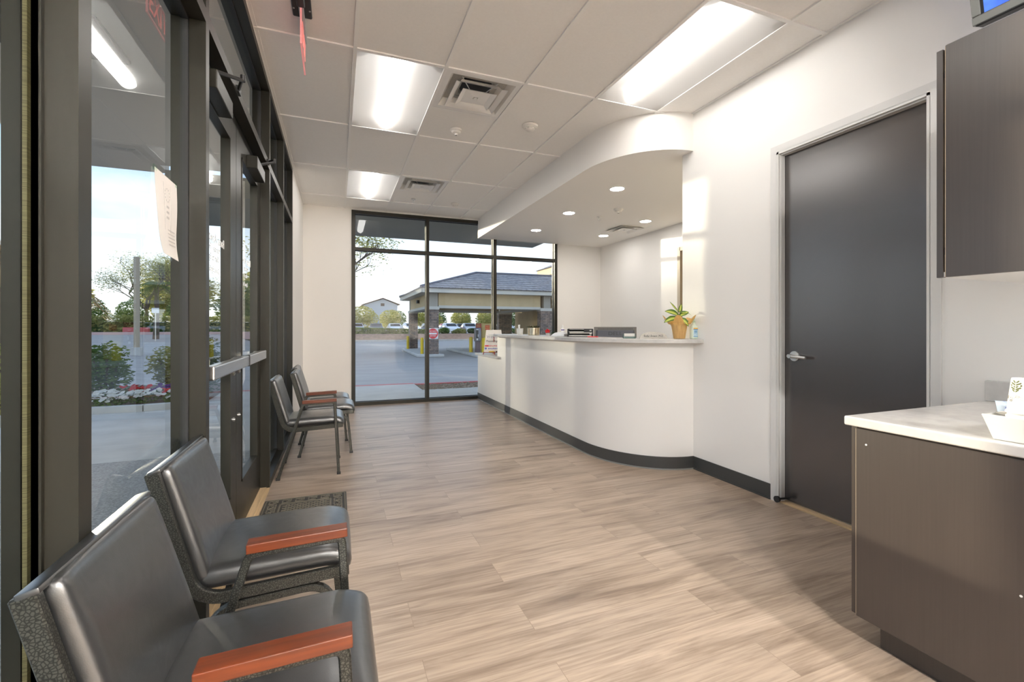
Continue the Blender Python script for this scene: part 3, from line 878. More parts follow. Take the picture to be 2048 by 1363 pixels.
def detector(label, x, y, z, r, kind):
    t = thing('smoke_detector' if kind != 'sensor' else 'ceiling_sensor', label, 'detector', (x, y, z), 'round white detectors on the ceilings')
    bm = newbm(); lathe(bm, (x, y, z), [(0, 0.001), (r, 0.001), (r, -0.012), (r * 0.93, -0.018), (0, -0.018)], 32); obj('mounting_base', bm, M['offwhite'], t, True)
    bm = newbm()
    if kind == 'sensor': lathe(bm, (x, y, z), [(0, -0.017), (r * 0.85, -0.017), (r * 0.7, -0.034), (r * 0.28, -0.04), (r * 0.24, -0.052), (0, -0.052)], 28)
    else:
        lathe(bm, (x, y, z), [(0, -0.017), (r * 0.78, -0.017), (r * 0.78, -0.026), (r * 0.6, -0.027), (r * 0.6, -0.036), (r * 0.44, -0.046), (0, -0.048)], 28)
    obj('cap', bm, M['offwhite'], t, True)
    bm = newbm()
    for a in range(8):
        c, s = math.cos(a * math.pi / 4), math.sin(a * math.pi / 4)
        tube(bm, [(x + c * r * 0.62, y + s * r * 0.62, z - 0.030), (x + c * r * 0.47, y + s * r * 0.47, z - 0.040)], 0.003, 6)
    if kind != 'sensor': obj('vent_slot', bm, M['ink'], t)
    else:
        bm.free(); bm = newbm(); cyl(bm, (x, y), r * 0.2, z - 0.054, z - 0.0515, 16); obj('sensor_eye', bm, M['ink'], t)
detector('small white domed sensor on the tile beside the nearer air vent', 1.51, 4.124, H, 0.055, 'sensor')
detector('round white smoke detector nearest the curved bulkhead', 2.12, 3.80, H, 0.072, 'smoke')
detector('faint white detector on the tiles near the far window', 2.113, 6.595, H, 0.060, 'smoke')
detector('white detector under the lowered ceiling above the reception', 3.857, 4.95, ZS, 0.060, 'sensor')

def sprinkler(label, x, y, z):
    t = thing('sprinkler', label, 'sprinkler', (x, y, z), 'ceiling sprinklers')
    bm = newbm(); lathe(bm, (x, y, z), [(0, 0.001), (0.034, 0.001), (0.030, -0.006), (0.014, -0.009), (0, -0.009)], 20); obj('escutcheon', bm, M['satin'], t, True)
    bm = newbm()
    cyl(bm, (x, y), 0.009, z - 0.030, z - 0.008, 12)
    for s in (-1, 1): tube(bm, [(x + s * 0.009, y, z - 0.026), (x + s * 0.012, y, z - 0.040), (x + s * 0.002, y, z - 0.052)], 0.0025, 6)
    cyl(bm, (x, y), 0.016, z - 0.055, z - 0.052, 14)
    obj('sprinkler_head', bm, M['satin'], t)
sprinkler('tiny sprinkler beside the far air vent in the tiled ceiling', 1.50, 6.578, H)
sprinkler('tiny sprinkler in the lowered ceiling above the reception', 3.836, 5.38, ZS)

# downlights in the lowered ceiling
def make_downlight():
    t = thing('downlight', '', 'downlight', (0, 0, 0), 'round downlights over the reception')
    bm = newbm(); lathe(bm, (0, 0, 0), [(0.072, 0.0005), (0.088, 0.0005), (0.088, -0.004), (0.076, -0.006), (0.070, 0.0)], 36); obj('trim_ring', bm, M['white'], t, True)
    bm = newbm(); lathe(bm, (0, 0, 0), [(0, -0.0035), (0.074, -0.0035), (0.074, -0.001), (0, -0.001)], 32); obj('lit_disc', bm, M['downlight'], t, label='bright round lens')
    return t
dl = make_downlight()
spots = [(3.345, 4.224, 'round downlight nearest the curved end of the bulkhead'), (3.353, 5.348, 'round downlight in the middle of the front row of three'),
         (3.381, 6.482, 'round downlight of the front row closest to the far window'), (4.60, 5.368, 'round downlight just above the square vent beside the alcove wall'),
         (4.60, 6.467, 'round downlight farthest back, below and left of the square vent')]
for k, (x, y, lb) in enumerate(spots):
    o = dl if k == 0 else copy_tree(dl)
    o.location = (x, y, ZS); o['label'] = lb

# exit sign: edge lit red acrylic panel hung below the ceiling, seen almost edge on
ex, ey0, ey1 = 0.288, 2.80, 3.15
t = thing('exit_sign', 'red edge lit exit sign hanging from the ceiling by the doors', 'exit sign', (ex, 2.9, H))
bm = bbox(ex - 0.052, ex + 0.052, 2.58, 2.94, H - 0.018, H - 0.001, 0.010, 3); obj('ceiling_plate', bm, M['black'], t)
bm = bbox(ex - 0.022, ex + 0.022, 2.64, 2.80, H - 0.05, H - 0.016, 0.008, 3); obj('canopy', bm, M['black'], t)
bm = bbox(ex - 0.013, ex + 0.013, ey0 - 0.01, ey1, H - 0.048, H - 0.017, 0.003); obj('light_bar', bm, M['satin'], t)
for y in (2.66, 2.86):
    for s in (-1, 1):
        bm = newbm(); cyl(bm, (ex + s * 0.042, y), 0.005, H - 0.021, H - 0.017, 10); obj('screw', bm, M['satin'], t)
bm = newbm(); box(bm, ex - 0.004, ex + 0.004, ey0, ey1 - 0.005, H - 0.245, H - 0.046)
pnl = obj('acrylic_panel', bm, M['acrylic'], t)
bm = newbm()
text(bm, 'EXIT', 0.165, (ex + 0.0052, (ey0 + ey1) / 2, H - 0.152), (0, 1, 0), (0, 0, 1), 0.0008, 'CENTER', 0.78)
obj('lettering', bm, mat('glowing_red_letters', (0.9, 0.30, 0.28), 0.5, emit=(1.0, 0.20, 0.18), es=0.12), pnl, label='red letters')
bm = newbm(); box(bm, ex - 0.0045, ex + 0.0045, ey0, ey1 - 0.005, H - 0.247, H - 0.244); box(bm, ex - 0.0045, ex + 0.0045, ey0 - 0.002, ey0 + 0.001, H - 0.247, H - 0.046)
obj('glowing_edge', bm, mat('glowing_red_edge', (0.8, 0.25, 0.25), 0.4, emit=(1.0, 0.40, 0.38), es=0.10), pnl)

# paper notice taped to the glass beside the doors
t = thing('paper_notice', 'white paper notice taped to the glass beside the doors', 'notice', (-0.055, 1.86, 1.58))
bm = newbm()
ny, nz = 8, 14
g = []
for i in range(ny + 1):
    row = []
    for j in range(nz + 1):
        u, v = i / ny, j / nz
        y = 1.745 + 0.212 * u
        z = 1.725 - 0.272 * v
        x = -0.062 + 0.030 * (v ** 2.5) * (1 - 0.75 * u) + 0.006 * math.sin(v * 5 + u) * v
        row.append((x, y, z))
    g.append(row)
A = [[bm.verts.new(p) for p in r] for r in g]; B = [[bm.verts.new((p[0] + 0.0006, p[1], p[2])) for p in r] for r in g]
for i in range(ny):
    for j in range(nz):
        bm.faces.new((A[i][j], A[i][j + 1], A[i + 1][j + 1], A[i + 1][j])); bm.faces.new((B[i][j], B[i + 1][j], B[i + 1][j + 1], B[i][j + 1]))
obj('sheet', bm, M['paper'], t, True)
for y in (1.752, 1.95):
    bm = newbm(); box(bm, -0.0645, -0.0605, y - 0.012, y + 0.012, 1.715, 1.732); obj('tape', bm, M['clear'], t)
bm = newbm()
# print showing faintly through the sheet: a box with a ring, then text lines
def pr(y0, y1, z0, z1):
    v = 1 - (0.5 * (z0 + z1) - 1.453) / 0.272; u = (0.5 * (y0 + y1) - 1.745) / 0.212
    x = -0.062 + 0.030 * (max(v, 0) ** 2.5) * (1 - 0.75 * u) + 0.006 * math.sin(v * 5 + u) * v
    box(bm, x + 0.0007, x + 0.0011, y0, y1, z0, z1)
for k in range(12):
    a = k * math.pi / 6; yy, zz = 1.852 + 0.022 * math.cos(a), 1.662 + 0.022 * math.sin(a)
    pr(yy - 0.003, yy + 0.003, zz - 0.003, zz + 0.003)
for k in range(8):
    z = 1.70 - k * 0.020
    pr(1.818, 1.821, z - 0.02, z); pr(1.883, 1.886, z - 0.02, z)
for k in range(5): pr(1.80, 1.92, 1.545 - k * 0.012, 1.5475 - k * 0.012)
for k in range(3): pr(1.84, 1.866, 1.618 - k * 0.018, 1.626 - k * 0.018)
obj('print', bm, mat('faint_print', (0.52, 0.50, 0.48), 0.8), t)

# ------------------------------------------------------------------ chairs
def make_chair(arms):
    t = thing('waiting_armchair' if arms else 'waiting_chair', '', 'chair', (0, 0, 0), 'black upholstered waiting room chairs')
    W = 0.212
    # shell frame: back uprights curving into the seat rails, one bar each side
    for s in (-1, 1):
        bm = newbm()
        pts = [(-0.012, 0.786), (0.038, 0.600)] + [tuple(p) for p in arc((0.078, 0.455), (0.098, 0.392), (0.165, 0.386), 7)] + [(0.535, 0.402)]
        strip(bm, pts, 0.022, 0.036, s * (W + 0.010)); bevel(bm, 0.003, 1)
        obj('side_rail', bm, M['hammer'], t)
    bm = newbm()
    strip(bm, [(0.520, 0.398), (0.535, 0.399)], 2 * W + 0.02, 0.02)
    obj('front_rail', bm, M['hammer'], t)
    bm = newbm(); box(bm, 0.19, 0.215, -W, W, 0.380, 0.394); obj('seat_support', bm, M['hammer'], t)
    # legs: one bent bar each side, rising to carry the wooden arm on the armchairs
    for s in (-1, 1):
        y = s * (W + 0.034) if arms else s * (W + 0.008)
        bm = newbm()
        if arms:
            pts = [(0.050, 0.008)] + [tuple(p) for p in arc((0.226, 0.572), (0.232, 0.592), (0.250, 0.5925), 4)] + [tuple(p) for p in arc((0.452, 0.599), (0.470, 0.599), (0.4715, 0.580), 4)] + [(0.502, 0.008)]
            feet = (0.050, 0.502)
        else:
            pts = [(0.052, 0.008)] + [tuple(p) for p in arc((0.120, 0.270), (0.145, 0.352), (0.225, 0.355), 7)] + [tuple(p) for p in arc((0.395, 0.364), (0.474, 0.368), (0.484, 0.290), 7)] + [(0.510, 0.008)]
            feet = (0.052, 0.510)
        strip(bm, pts, 0.026, 0.023, y); bevel(bm, 0.003, 1)
        leg = obj('leg_frame', bm, M['hammer'], t)
        for x in feet:
            bm = newbm(); box(bm, x - 0.015, x + 0.015, y - 0.015, y + 0.015, 0.0, 0.016)
            obj('foot_cap', bm, M['rubber'], leg)
        if arms:
            bm = newbm()
            strip(bm, [(0.226, 0.610), (0.486, 0.6165)], 0.046, 0.026, y); bevel(bm, 0.0025, 2)
            obj('armrest', bm, M['wood'], t, False, label='orange cherry wood armrest')
    bm = cushion(0.455, 2 * W - 0.004, 0.068, 0.030, 20, 18, 0.012, 0.004)
    for v in bm.verts:
        fx = (v.co.x + 0.2275) / 0.455
        v.co.z += 0.010 * fx - 0.028 * max(0, fx - 0.80) ** 1.5 / 0.09
    bmesh.ops.transform(bm, matrix=Matrix.Translation((0.318, 0, 0.432)), verts=bm.verts)
    obj('seat', bm, M['leather'], t, True)
    # back pad along the reclined uprights
    bm = cushion(0.385, 2 * W - 0.004, 0.050, 0.022, 18, 18, 0.016, 0.010)
    for v in bm.verts:      # gentle hollow across the width
        v.co.z += 0.018 * (v.co.y / W) ** 2
    d = Vector((-0.118, 0, 0.405)).normalized(); n = Vector((d.z, 0, -d.x))
    R = Matrix(((d.x, 0, n.x, 0.044), (d.y, 1, n.y, 0), (d.z, 0, n.z, 0.606), (0, 0, 0, 1)))
    bmesh.ops.transform(bm, matrix=R, verts=bm.verts)
    obj('backrest', bm, M['leather'], t, True)
    bm = newbm()
    box(bm, -0.006, 0.006, -W - 0.022, W + 0.022, -0.018, 0.016); bevel(bm, 0.004, 2)
    R2 = Matrix(((d.x, 0, n.x, -0.003), (d.y, 1, n.y, 0), (d.z, 0, n.z, 0.789), (0, 0, 0, 1)))
    bmesh.ops.transform(bm, matrix=R2, verts=bm.verts)
    obj('top_piping', bm, M['leather'], t, True)
    return t
arm_chair, side_chair = make_chair(True), make_chair(False)
CH = [(0.020, 1.185, True, 'black armchair closest to the viewer, cut off by the lower edge'),
      (-0.012, 4.278, True, 'black armchair nearest the doors in the far row of three'),
      (-0.020, 1.850, False, 'armless black chair between the closest armchair and the door mat'),
      (0.095, 4.890, False, 'armless middle chair of the far row of three'),
      (0.062, 5.400, False, 'armless last chair of the far row, nearest the far window')]
used = set()
for x, y, arms, lb in CH:
    p = arm_chair if arms else side_chair
    o = copy_tree(p) if arms in used else p
    used.add(arms)
    o.location = (x, y, 0); o['label'] = lb

# ------------------------------------------------------------------ door mat
t = thing('door_mat', 'dark rubber door mat with a geometric border by the entrance', 'mat', (0.26, 3.1, 0))
mx0, mx1, my0, my1 = 0.010, 0.540, 2.66, 3.560
bm = bbox(mx0, mx1, my0, my1, 0.0, 0.008, 0.003, 1); obj('base', bm, M['mat_rubber'], t)
bm = newbm()
for a, b, c, d in ((mx0 + 0.008, mx1 - 0.008, my0 + 0.008, my0 + 0.016), (mx0 + 0.008, mx1 - 0.008, my1 - 0.016, my1 - 0.008), (mx0 + 0.008, mx0 + 0.016, my0 + 0.008, my1 - 0.008), (mx1 - 0.016, mx1 - 0.008, my0 + 0.008, my1 - 0.008)):
    box(bm, a, b, c, d, 0.008, 0.011)
for a, b, c, d in ((mx0 + 0.10, mx1 - 0.10, my0 + 0.10, my0 + 0.112), (mx0 + 0.10, mx1 - 0.10, my1 - 0.112, my1 - 0.10), (mx0 + 0.10, mx0 + 0.112, my0 + 0.10, my1 - 0.10), (mx1 - 0.112, mx1 - 0.10, my0 + 0.10, my1 - 0.10)):
    box(bm, a, b, c, d, 0.008, 0.012)
def key(cx, cy, ax):   # one key pattern unit, 0.07 square
    segs = ((-0.03, -0.028, 0.03, -0.020), (-0.03, 0.020, 0.03, 0.028), (-0.03, -0.012, -0.022, 0.020), (0.022, -0.028, 0.030, 0.008), (-0.012, -0.006, 0.022, 0.002), (-0.012, -0.006, -0.004, 0.012), (0.006, 0.006, 0.014, 0.020))
    for a, b, c, d in segs:
        if ax: box(bm, cx + b, cx + d, cy + a, cy + c, 0.008, 0.0115)
        else: box(bm, cx + a, cx + c, cy + b, cy + d, 0.008, 0.0115)
for k in range(6):
    for yy in (my0 + 0.058, my1 - 0.058): key(mx0 + 0.06 + k * 0.082, yy, False)
for k in range(10):
    for xx in (mx0 + 0.058, mx1 - 0.058): key(xx, my0 + 0.135 + k * 0.070, True)
obj('raised_border', bm, M['mat_light'], t, label='raised key pattern border')
bm = newbm()
for k in range(34):
    y = my0 + 0.125 + k * 0.0193
    for q in range(8):
        x = mx0 + 0.124 + q * 0.0355 + (0.0178 if k % 2 else 0)
        if x + 0.026 < mx1 - 0.112: box(bm, x, x + 0.026, y, y + 0.010, 0.008, 0.0105)
obj('basket_weave', bm, M['mat_light'], t)

# small black stop on the door frame
t = thing('door_stop', 'small black rubber stop at the foot of the dark door', 'door stop', (XR - 0.03, 2.262, 0.03))
bm = newbm(); cyl(bm, (2.258, 0.032), 0.022, XR - 0.044, XR - 0.026, 20, r1=0.020, axis='x'); obj('bumper', bm, M['rubber'], t, True)
bm = newbm(); tube(bm, [(XR - 0.03, 2.258, 0.032), (XR + 0.05, 2.235, 0.036)], 0.007, 10); obj('stem', bm, M['black'], t)

# ------------------------------------------------------------------ refreshment corner: base unit, worktop, wall unit, television
YE = 1.178         # far end of the base unit
BX = 2.36          # front plane of the base unit doors
t = thing('base_cabinet', 'dark brown base cabinet under the white worktop', 'cabinet', (2.85, 0.5, 0))
bm = newbm()
box(bm, BX + 0.004, XR - 0.003, -1.2, YE, 0.104, 0.834)
obj('carcass', bm, M['laminate'], t)
bm = newbm(); box(bm, BX + 0.045, XR - 0.003, -1.2, YE - 0.075, 0.0, 0.104); obj('toe_kick', bm, M['laminate'], t)
bm = newbm(); box(bm, BX, BX + 0.004, YE - 0.021, YE, 0.104, 0.832); obj('filler_strip', bm, M['laminate'], t)
for a, b in ((0.30, YE - 0.025), (-0.56, 0.296)):
    bm = bbox(BX - 0.016, BX + 0.003, a, b, 0.106, 0.829, 0.0015, 1)
    dr = obj('cabinet_door', bm, M['laminate'], t)
    for y in (a - 0.0006, b - 0.0004):
        bm = newbm(); box(bm, BX - 0.0155, BX + 0.003, y, y + 0.001, 0.108, 0.827); obj('door_edge', bm, M['edge'], dr, label='pale unfinished door edge')
for y, z in ((YE - 0.062, 0.772), (0.70, 0.43)):
    bm = newbm(); cyl(bm, (y, z), 0.0035, BX - 0.0175, BX - 0.0155, 10, axis='x'); obj('screw_cap', bm, M['white'], t)
t = thing('worktop', 'white quartz worktop on the dark base cabinet', 'worktop', (2.85, 0.5, 0.834))
bm = bbox(2.335, XR - 0.002, -1.2, 1.192, 0.8345, 0.870, 0.006, 3); obj('slab', bm, M['quartz'], t)
bm = bbox(XR - 0.022, XR - 0.002, -1.2, 1.190, 0.870, 0.966, 0.002, 1); obj('backsplash', bm, M['quartz'], t)

t = thing('wall_cabinet', 'dark brown wall cabinet high beside the dark door', 'cabinet', (3.0, 0.5, 1.41))
WXF, WYE = 2.68, 1.063
bm = newbm(); box(bm, WXF + 0.020, XR - 0.003, -1.2, WYE, 1.430, 2.296); obj('carcass', bm, M['laminate'], t)
bm = newbm(); box(bm, WXF + 0.004, XR - 0.003, -1.2, WYE - 0.001, 1.4125, 1.431); obj('underside', bm, M['white'], t, label='white underside panel')
bm = bbox(WXF, WXF + 0.02, WYE - 0.021, WYE, 1.410, 2.298, 0.001, 1); obj('filler_strip', bm, M['laminate'], t)
for a, b in ((0.42, WYE - 0.031), (-0.25, 0.416)):
    bm = bbox(WXF - 0.006, WXF + 0.014, a, b, 1.410, 2.307, 0.0015, 1)
    dr = obj('cabinet_door', bm, M['laminate'], t)
    bm = newbm(); box(bm, WXF - 0.0055, WXF + 0.0135, b - 0.0002, b + 0.0012, 1.412, 2.305); obj('door_edge', bm, M['edge'], dr, label='pale unfinished door edge')
bm = newbm(); box(bm, WXF + 0.012, WXF + 0.020, WYE - 0.033, WYE - 0.020, 1.412, 2.296); obj('gap_face', bm, M['edge'], t, label='pale face seen in the gap')
for z in (2.20, 1.512):
    bm = newbm(); box(bm, WXF + 0.004, WXF + 0.0125, WYE - 0.029, WYE - 0.0235, z - 0.014, z + 0.014); obj('hinge', bm, M['black'], t)

# television tilted down above the wall cabinet
t = thing('television', 'flat television with a blue picture tilted down above the wall cabinet', 'television', (3.07, 0.72, 2.78))
ty0, ty1, hh = 0.22, 1.118, 0.50
tl = math.radians(11)
def tv(bm):
    # local frame: depth a (towards the room is -x), height h from the lower edge
    R = Matrix.Rotation(-tl, 4, 'Y')
    bmesh.ops.transform(bm, matrix=Matrix.Translation((3.055, 0, 2.520)) @ R, verts=bm.verts)
    return bm
bm = newbm()
box(bm, 0, 0.030, ty0, ty1, 0, 0.036); box(bm, 0, 0.030, ty0, ty1, hh - 0.034, hh); box(bm, 0, 0.030, ty0, ty0 + 0.030, 0.036, hh - 0.034); box(bm, 0, 0.030, ty1 - 0.030, ty1, 0.036, hh - 0.034)
bevel(bm, 0.004, 2); obj('bezel', tv(bm), M['bezel'], t)
bm = newbm(); box(bm, 0.007, 0.012, ty0 + 0.028, ty1 - 0.028, 0.034, hh - 0.032)
scr_m = bpy.data.materials.new('blue_sky_picture'); scr_m.use_nodes = True
N_, L_ = nodes_of(scr_m); N_.clear()
o_ = N_.new('ShaderNodeOutputMaterial'); e_ = N_.new('ShaderNodeEmission'); tc_ = N_.new('ShaderNodeTexCoord'); nz_ = N_.new('ShaderNodeTexNoise'); rp_ = N_.new('ShaderNodeValToRGB')
nz_.inputs['Scale'].default_value = 7; nz_.inputs['Detail'].default_value = 4
rp_.color_ramp.elements[0].position, rp_.color_ramp.elements[0].color = 0.3, (0.05, 0.08, 0.78, 1)
rp_.color_ramp.elements[1].position, rp_.color_ramp.elements[1].color = 0.7, (0.16, 0.38, 1.0, 1)
L_.new(tc_.outputs['Object'], nz_.inputs['Vector']); L_.new(nz_.outputs['Fac'], rp_.inputs[0]); L_.new(rp_.outputs[0], e_.inputs[0]); L_.new(e_.outputs[0], o_.inputs[0])
e_.inputs[1].default_value = 0.36
obj('screen', tv(bm), scr_m, t, label='screen showing a blue picture')
bm = newbm(); box(bm, 0.004, 0.0072, ty0 + 0.026, ty0 + 0.036, 0.03, hh - 0.03); box(bm, 0.004, 0.0072, ty1 - 0.040, ty1 - 0.028, 0.034, hh - 0.032); box(bm, 0.004, 0.0072, ty0 + 0.03, ty1 - 0.03, 0.032, 0.037)
obj('screen_border', tv(bm), M['black'], t)
bm = newbm(); box(bm, 0.030, 0.105, ty0 + 0.07, ty1 - 0.07, 0.01, hh - 0.10); bevel(bm, 0.03, 3); obj('back_shell', tv(bm), M['black'], t)
bm = newbm(); box(bm, 0.0, 0.055, ty0 + 0.01, ty1 - 0.01, -0.006, 0.004); bevel(bm, 0.003, 1); obj('lower_shell', tv(bm), M['black'], t)
bm = newbm(); box(bm, XR - 0.03, XR - 0.002, 0.48, 0.86, 2.62, 2.90); tube(bm, [(XR - 0.03, 0.67, 2.76), (3.12, 0.67, 2.76)], 0.02, 10); obj('wall_bracket', bm, M['black'], t)

# tray with cups and sugar packets
ZW = 0.870
t = thing('serving_tray', 'white rectangular ceramic tray on the worktop edge', 'tray', (2.5, 0.6, ZW))
tx0, tx1, tyy0, tyy1, th = 2.374, 2.66, 0.33, 0.802, 0.074
bm = newbm()
A = [(tx0 - 0.004, tyy0 + 0.03, ZW + 0.0005), (tx1 + 0.004, tyy0 + 0.03, ZW + 0.0005), (tx1 + 0.004, tyy1 - 0.030, ZW + 0.0005), (tx0 - 0.004, tyy1 - 0.030, ZW + 0.0005)]
B = [(tx0, tyy0, ZW + th), (tx1, tyy0, ZW + th), (tx1, tyy1, ZW + th), (tx0, tyy1, ZW + th)]
w_ = 0.009
Bi = [(tx0 + w_, tyy0 + w_, ZW + th), (tx1 - w_, tyy0 + w_, ZW + th), (tx1 - w_, tyy1 - w_, ZW + th), (tx0 + w_, tyy1 - w_, ZW + th)]
Ai = [(tx0 + 0.010, tyy0 + 0.04, ZW + 0.009), (tx1 - 0.010, tyy0 + 0.04, ZW + 0.009), (tx1 - 0.010, tyy1 - 0.040, ZW + 0.009), (tx0 + 0.010, tyy1 - 0.040, ZW + 0.009)]
rs = [[bm.verts.new(p) for p in r] for r in (A, B, Bi, Ai)]
bm.faces.new(rs[0]); bm.faces.new(rs[3])
for a, b in zip(rs, rs[1:]):
    for k in range(4): bm.faces.new((a[k], a[(k + 1) % 4], b[(k + 1) % 4], b[k]))
bevel(bm, 0.003, 2, 0.6)
obj('tray', bm, M['ceramic'], t)

def make_cup():
    t = thing('paper_cup', '', 'cup', (0, 0, 0), 'upturned paper cups in the tray')
    # upturned: rim at the bottom, base at the top
    bm = newbm(); lathe(bm, (0, 0, 0), [(0.0405, 0.004), (0.0425, 0.000), (0.0435, 0.003), (0.042, 0.007), (0.0400, 0.009), (0.0300, 0.104), (0.0292, 0.106), (0.0275, 0.104), (0.0275, 0.098), (0, 0.098)], 40)
    body = obj('cup_body', bm, M['cup'], t, True)
    def onc(a, z, off=0.0006):
        r = 0.0400 + (0.0300 - 0.0400) * (z - 0.009) / 0.095 + off
        return (r * math.cos(a), r * math.sin(a), z)
    for a0 in (math.pi * 0.90, math.pi * 0.40, math.pi * 1.45):
        bm = newbm()
        # leaf print: rounded leaf with pale veins left between slanted segments
        for side in (-1, 1):
            for q in range(5):
                z0 = 0.064 + q * 0.0068
                hw = 0.42 * math.sin(math.pi * (0.16 + 0.17 * q)) + 0.05
                p = [onc(a0 + side * 0.035, z0), onc(a0 + side * hw, z0 + 0.006), onc(a0 + side * hw * 0.96, z0 + 0.0105), onc(a0 + side * 0.035, z0 + 0.0045)]
                f = [bm.verts.new(v) for v in p]; bm.faces.new(f)
                g2 = [bm.verts.new((v[0] * 0.997, v[1] * 0.997, v[2])) for v in p]; bm.faces.new(g2)
        obj('leaf_print', bm, M['green_print'], body, label='olive green leaf print')
    bm = newbm()
    rnd = random.Random(4)
    for a0 in (math.pi * 0.88, math.pi * 1.2, math.pi * 0.6):
        for q in range(5):
            a = a0 + rnd.uniform(-0.3, 0.3); z = 0.045 + rnd.uniform(-0.008, 0.010); r = rnd.uniform(0.05, 0.14)
            tube(bm, [onc(a + r * math.cos(k * math.pi / 6), z + r * 0.035 * math.sin(k * math.pi / 6)) for k in range(13)], 0.0003, 4, False)
        tube(bm, [onc(a0 - 0.6 + k * 0.1, 0.046 - 0.006 * math.sin(k * 0.5)) for k in range(13)], 0.0003, 4, False)
    obj('scribble_print', bm, M['ink'], body)
    return t
cup = make_cup()
cpx, cpy = 2.436, 0.725
cup.location = (cpx, cpy, ZW + 0.0835); cup['label'] = 'topmost upturned paper cup of the stack in the tray, with an olive leaf print'
for k in range(5):
    zc = ZW + 0.0095 + k * 0.0148
    c2 = thing('paper_cup', 'one of the cups below the topmost one in the upturned stack, only its rim showing', 'cup', (cpx, cpy, zc), 'upturned paper cups in the tray')
    bm = newbm(); lathe(bm, (cpx, cpy, zc), [(0.0395, 0.004), (0.0415, 0.0), (0.0425, 0.003), (0.041, 0.007), (0.0392, 0.009), (0.0315, 0.080), (0, 0.080)], 36)
    obj('cup_body', bm, M['cup'], c2, True)
def packet(label, x, y, z, rz, tilt, blue):
    t = thing('sugar_packet', label, 'sugar packet', (x, y, z), 'sweetener packets in the tray')
    bm = newbm()
    for i in range(7):
        for j in range(5):
            pass
    G = {}
    for k in (-1, 1):
        for i in range(8):
            for j in range(6):
                u, v = i / 7 - 0.5, j / 5 - 0.5
                h = 0.0045 * (1 - (2 * u) ** 4) * (1 - (2 * v) ** 2)
                G[k, i, j] = bm.verts.new((u * 0.066, v * 0.040, k * (h + 0.0004) + 0.003 * math.sin(u * 5)))
        for i in range(7):
            for j in range(5): bm.faces.new((G[k, i, j], G[k, i + 1, j], G[k, i + 1, j + 1], G[k, i, j + 1]))
    Mx = Matrix.Translation((x, y, z)) @ Matrix.Rotation(rz, 4, 'Z') @ Matrix.Rotation(tilt, 4, 'Y')
    bmesh.ops.transform(bm, matrix=Mx, verts=bm.verts)
    p = obj('sachet', bm, mat('pale_blue_paper', (0.52, 0.62, 0.76), 0.6) if blue else M['paper'], t, True)
    bm = newbm()
    for k in range(2): box(bm, -0.028, -0.006, -0.009 + k * 0.008, -0.0065 + k * 0.008, 0.0048, 0.0053)
    cyl(bm, (0.026, 0.0), 0.004, 0.0035, 0.0045, 12)
    bmesh.ops.transform(bm, matrix=Mx, verts=bm.verts)
    obj('print', bm, M['blue_ink'], p)
packet('pale blue sugar packet leaning on the cups in the tray', 2.470, 0.783, ZW + 0.090, 0.5, -0.45, True)
packet('white sugar packet lying in the tray below the pale blue one', 2.450, 0.772, ZW + 0.076, 0.2, 0.15, False)

# ------------------------------------------------------------------ things on the reception counter
ZT = 1.1175
# dieffenbachia in a paper wrapped pot
px, py = 3.225, 3.120
t = thing('potted_plant', 'leafy variegated plant in a flared orange paper wrap on the counter end', 'plant', (px, py, ZT))
m_wrap = mat('orange_tan_paper_wrap', (0.95, 0.66, 0.30), 0.6, var=((60, 60, 3), 0.14, 3))
bm = newbm()
n = 64
rings = []
rnd = random.Random(3)
for q, (r, z) in enumerate(((0.0, 0.002), (0.047, 0.002), (0.050, 0.02), (0.058, 0.075), (0.064, 0.110), (0.072, 0.128))):
    rings.append([(px + (r + 0.0016 * math.sin(9 * 2 * math.pi * k / n + q)) * math.cos(2 * math.pi * k / n), py + (r + 0.0016 * math.sin(11 * 2 * math.pi * k / n)) * math.sin(2 * math.pi * k / n), ZT + z) for k in range(n)])
for s in (0.5, 1.0):
    row = []
    for k in range(n):
        a = 2 * math.pi * k / n
        lobe = 0.5 + 0.5 * math.cos(5 * (a + 2.35))
        r = 0.072 + s * (0.020 + 0.048 * lobe); z = 0.122 + s * (0.004 + 0.078 * lobe)
        row.append((px + r * math.cos(a), py + r * math.sin(a), ZT + z))
    rings.append(row)
R_ = [[bm.verts.new(p) for p in r] for r in rings]
for a, b in zip(R_[1:], R_[2:]):
    for k in range(n): bm.faces.new((a[k], a[(k + 1) % n], b[(k + 1) % n], b[k]))
bm.faces.new(R_[1])
for v in R_[0]: bm.verts.remove(v)
bmesh.ops.solidify(bm, geom=bm.faces[:], thickness=0.0012)
obj('paper_wrap', bm, m_wrap, t, True, label='flared orange paper wrap')
bm = newbm(); cyl(bm, (px, py), 0.050, ZT + 0.09, ZT + 0.112, 24); obj('soil', bm, M['bark'], t)
m_leaf = bpy.data.materials.new('variegated_leaf'); m_leaf.use_nodes = True
N_, L_ = nodes_of(m_leaf); b_ = N_['Principled BSDF']; b_.inputs['Roughness'].default_value = 0.4
uv_ = N_.new('ShaderNodeAttribute'); uv_.attribute_name = 'across'
rp_ = N_.new('ShaderNodeValToRGB')
rp_.color_ramp.elements[0].position, rp_.color_ramp.elements[0].color = 0.15, (0.62, 0.66, 0.13, 1)
rp_.color_ramp.elements[1].position, rp_.color_ramp.elements[1].color = 0.62, (0.075, 0.17, 0.02, 1)
L_.new(uv_.outputs['Fac'], rp_.inputs[0]); L_.new(rp_.outputs[0], b_.inputs['Base Color'])
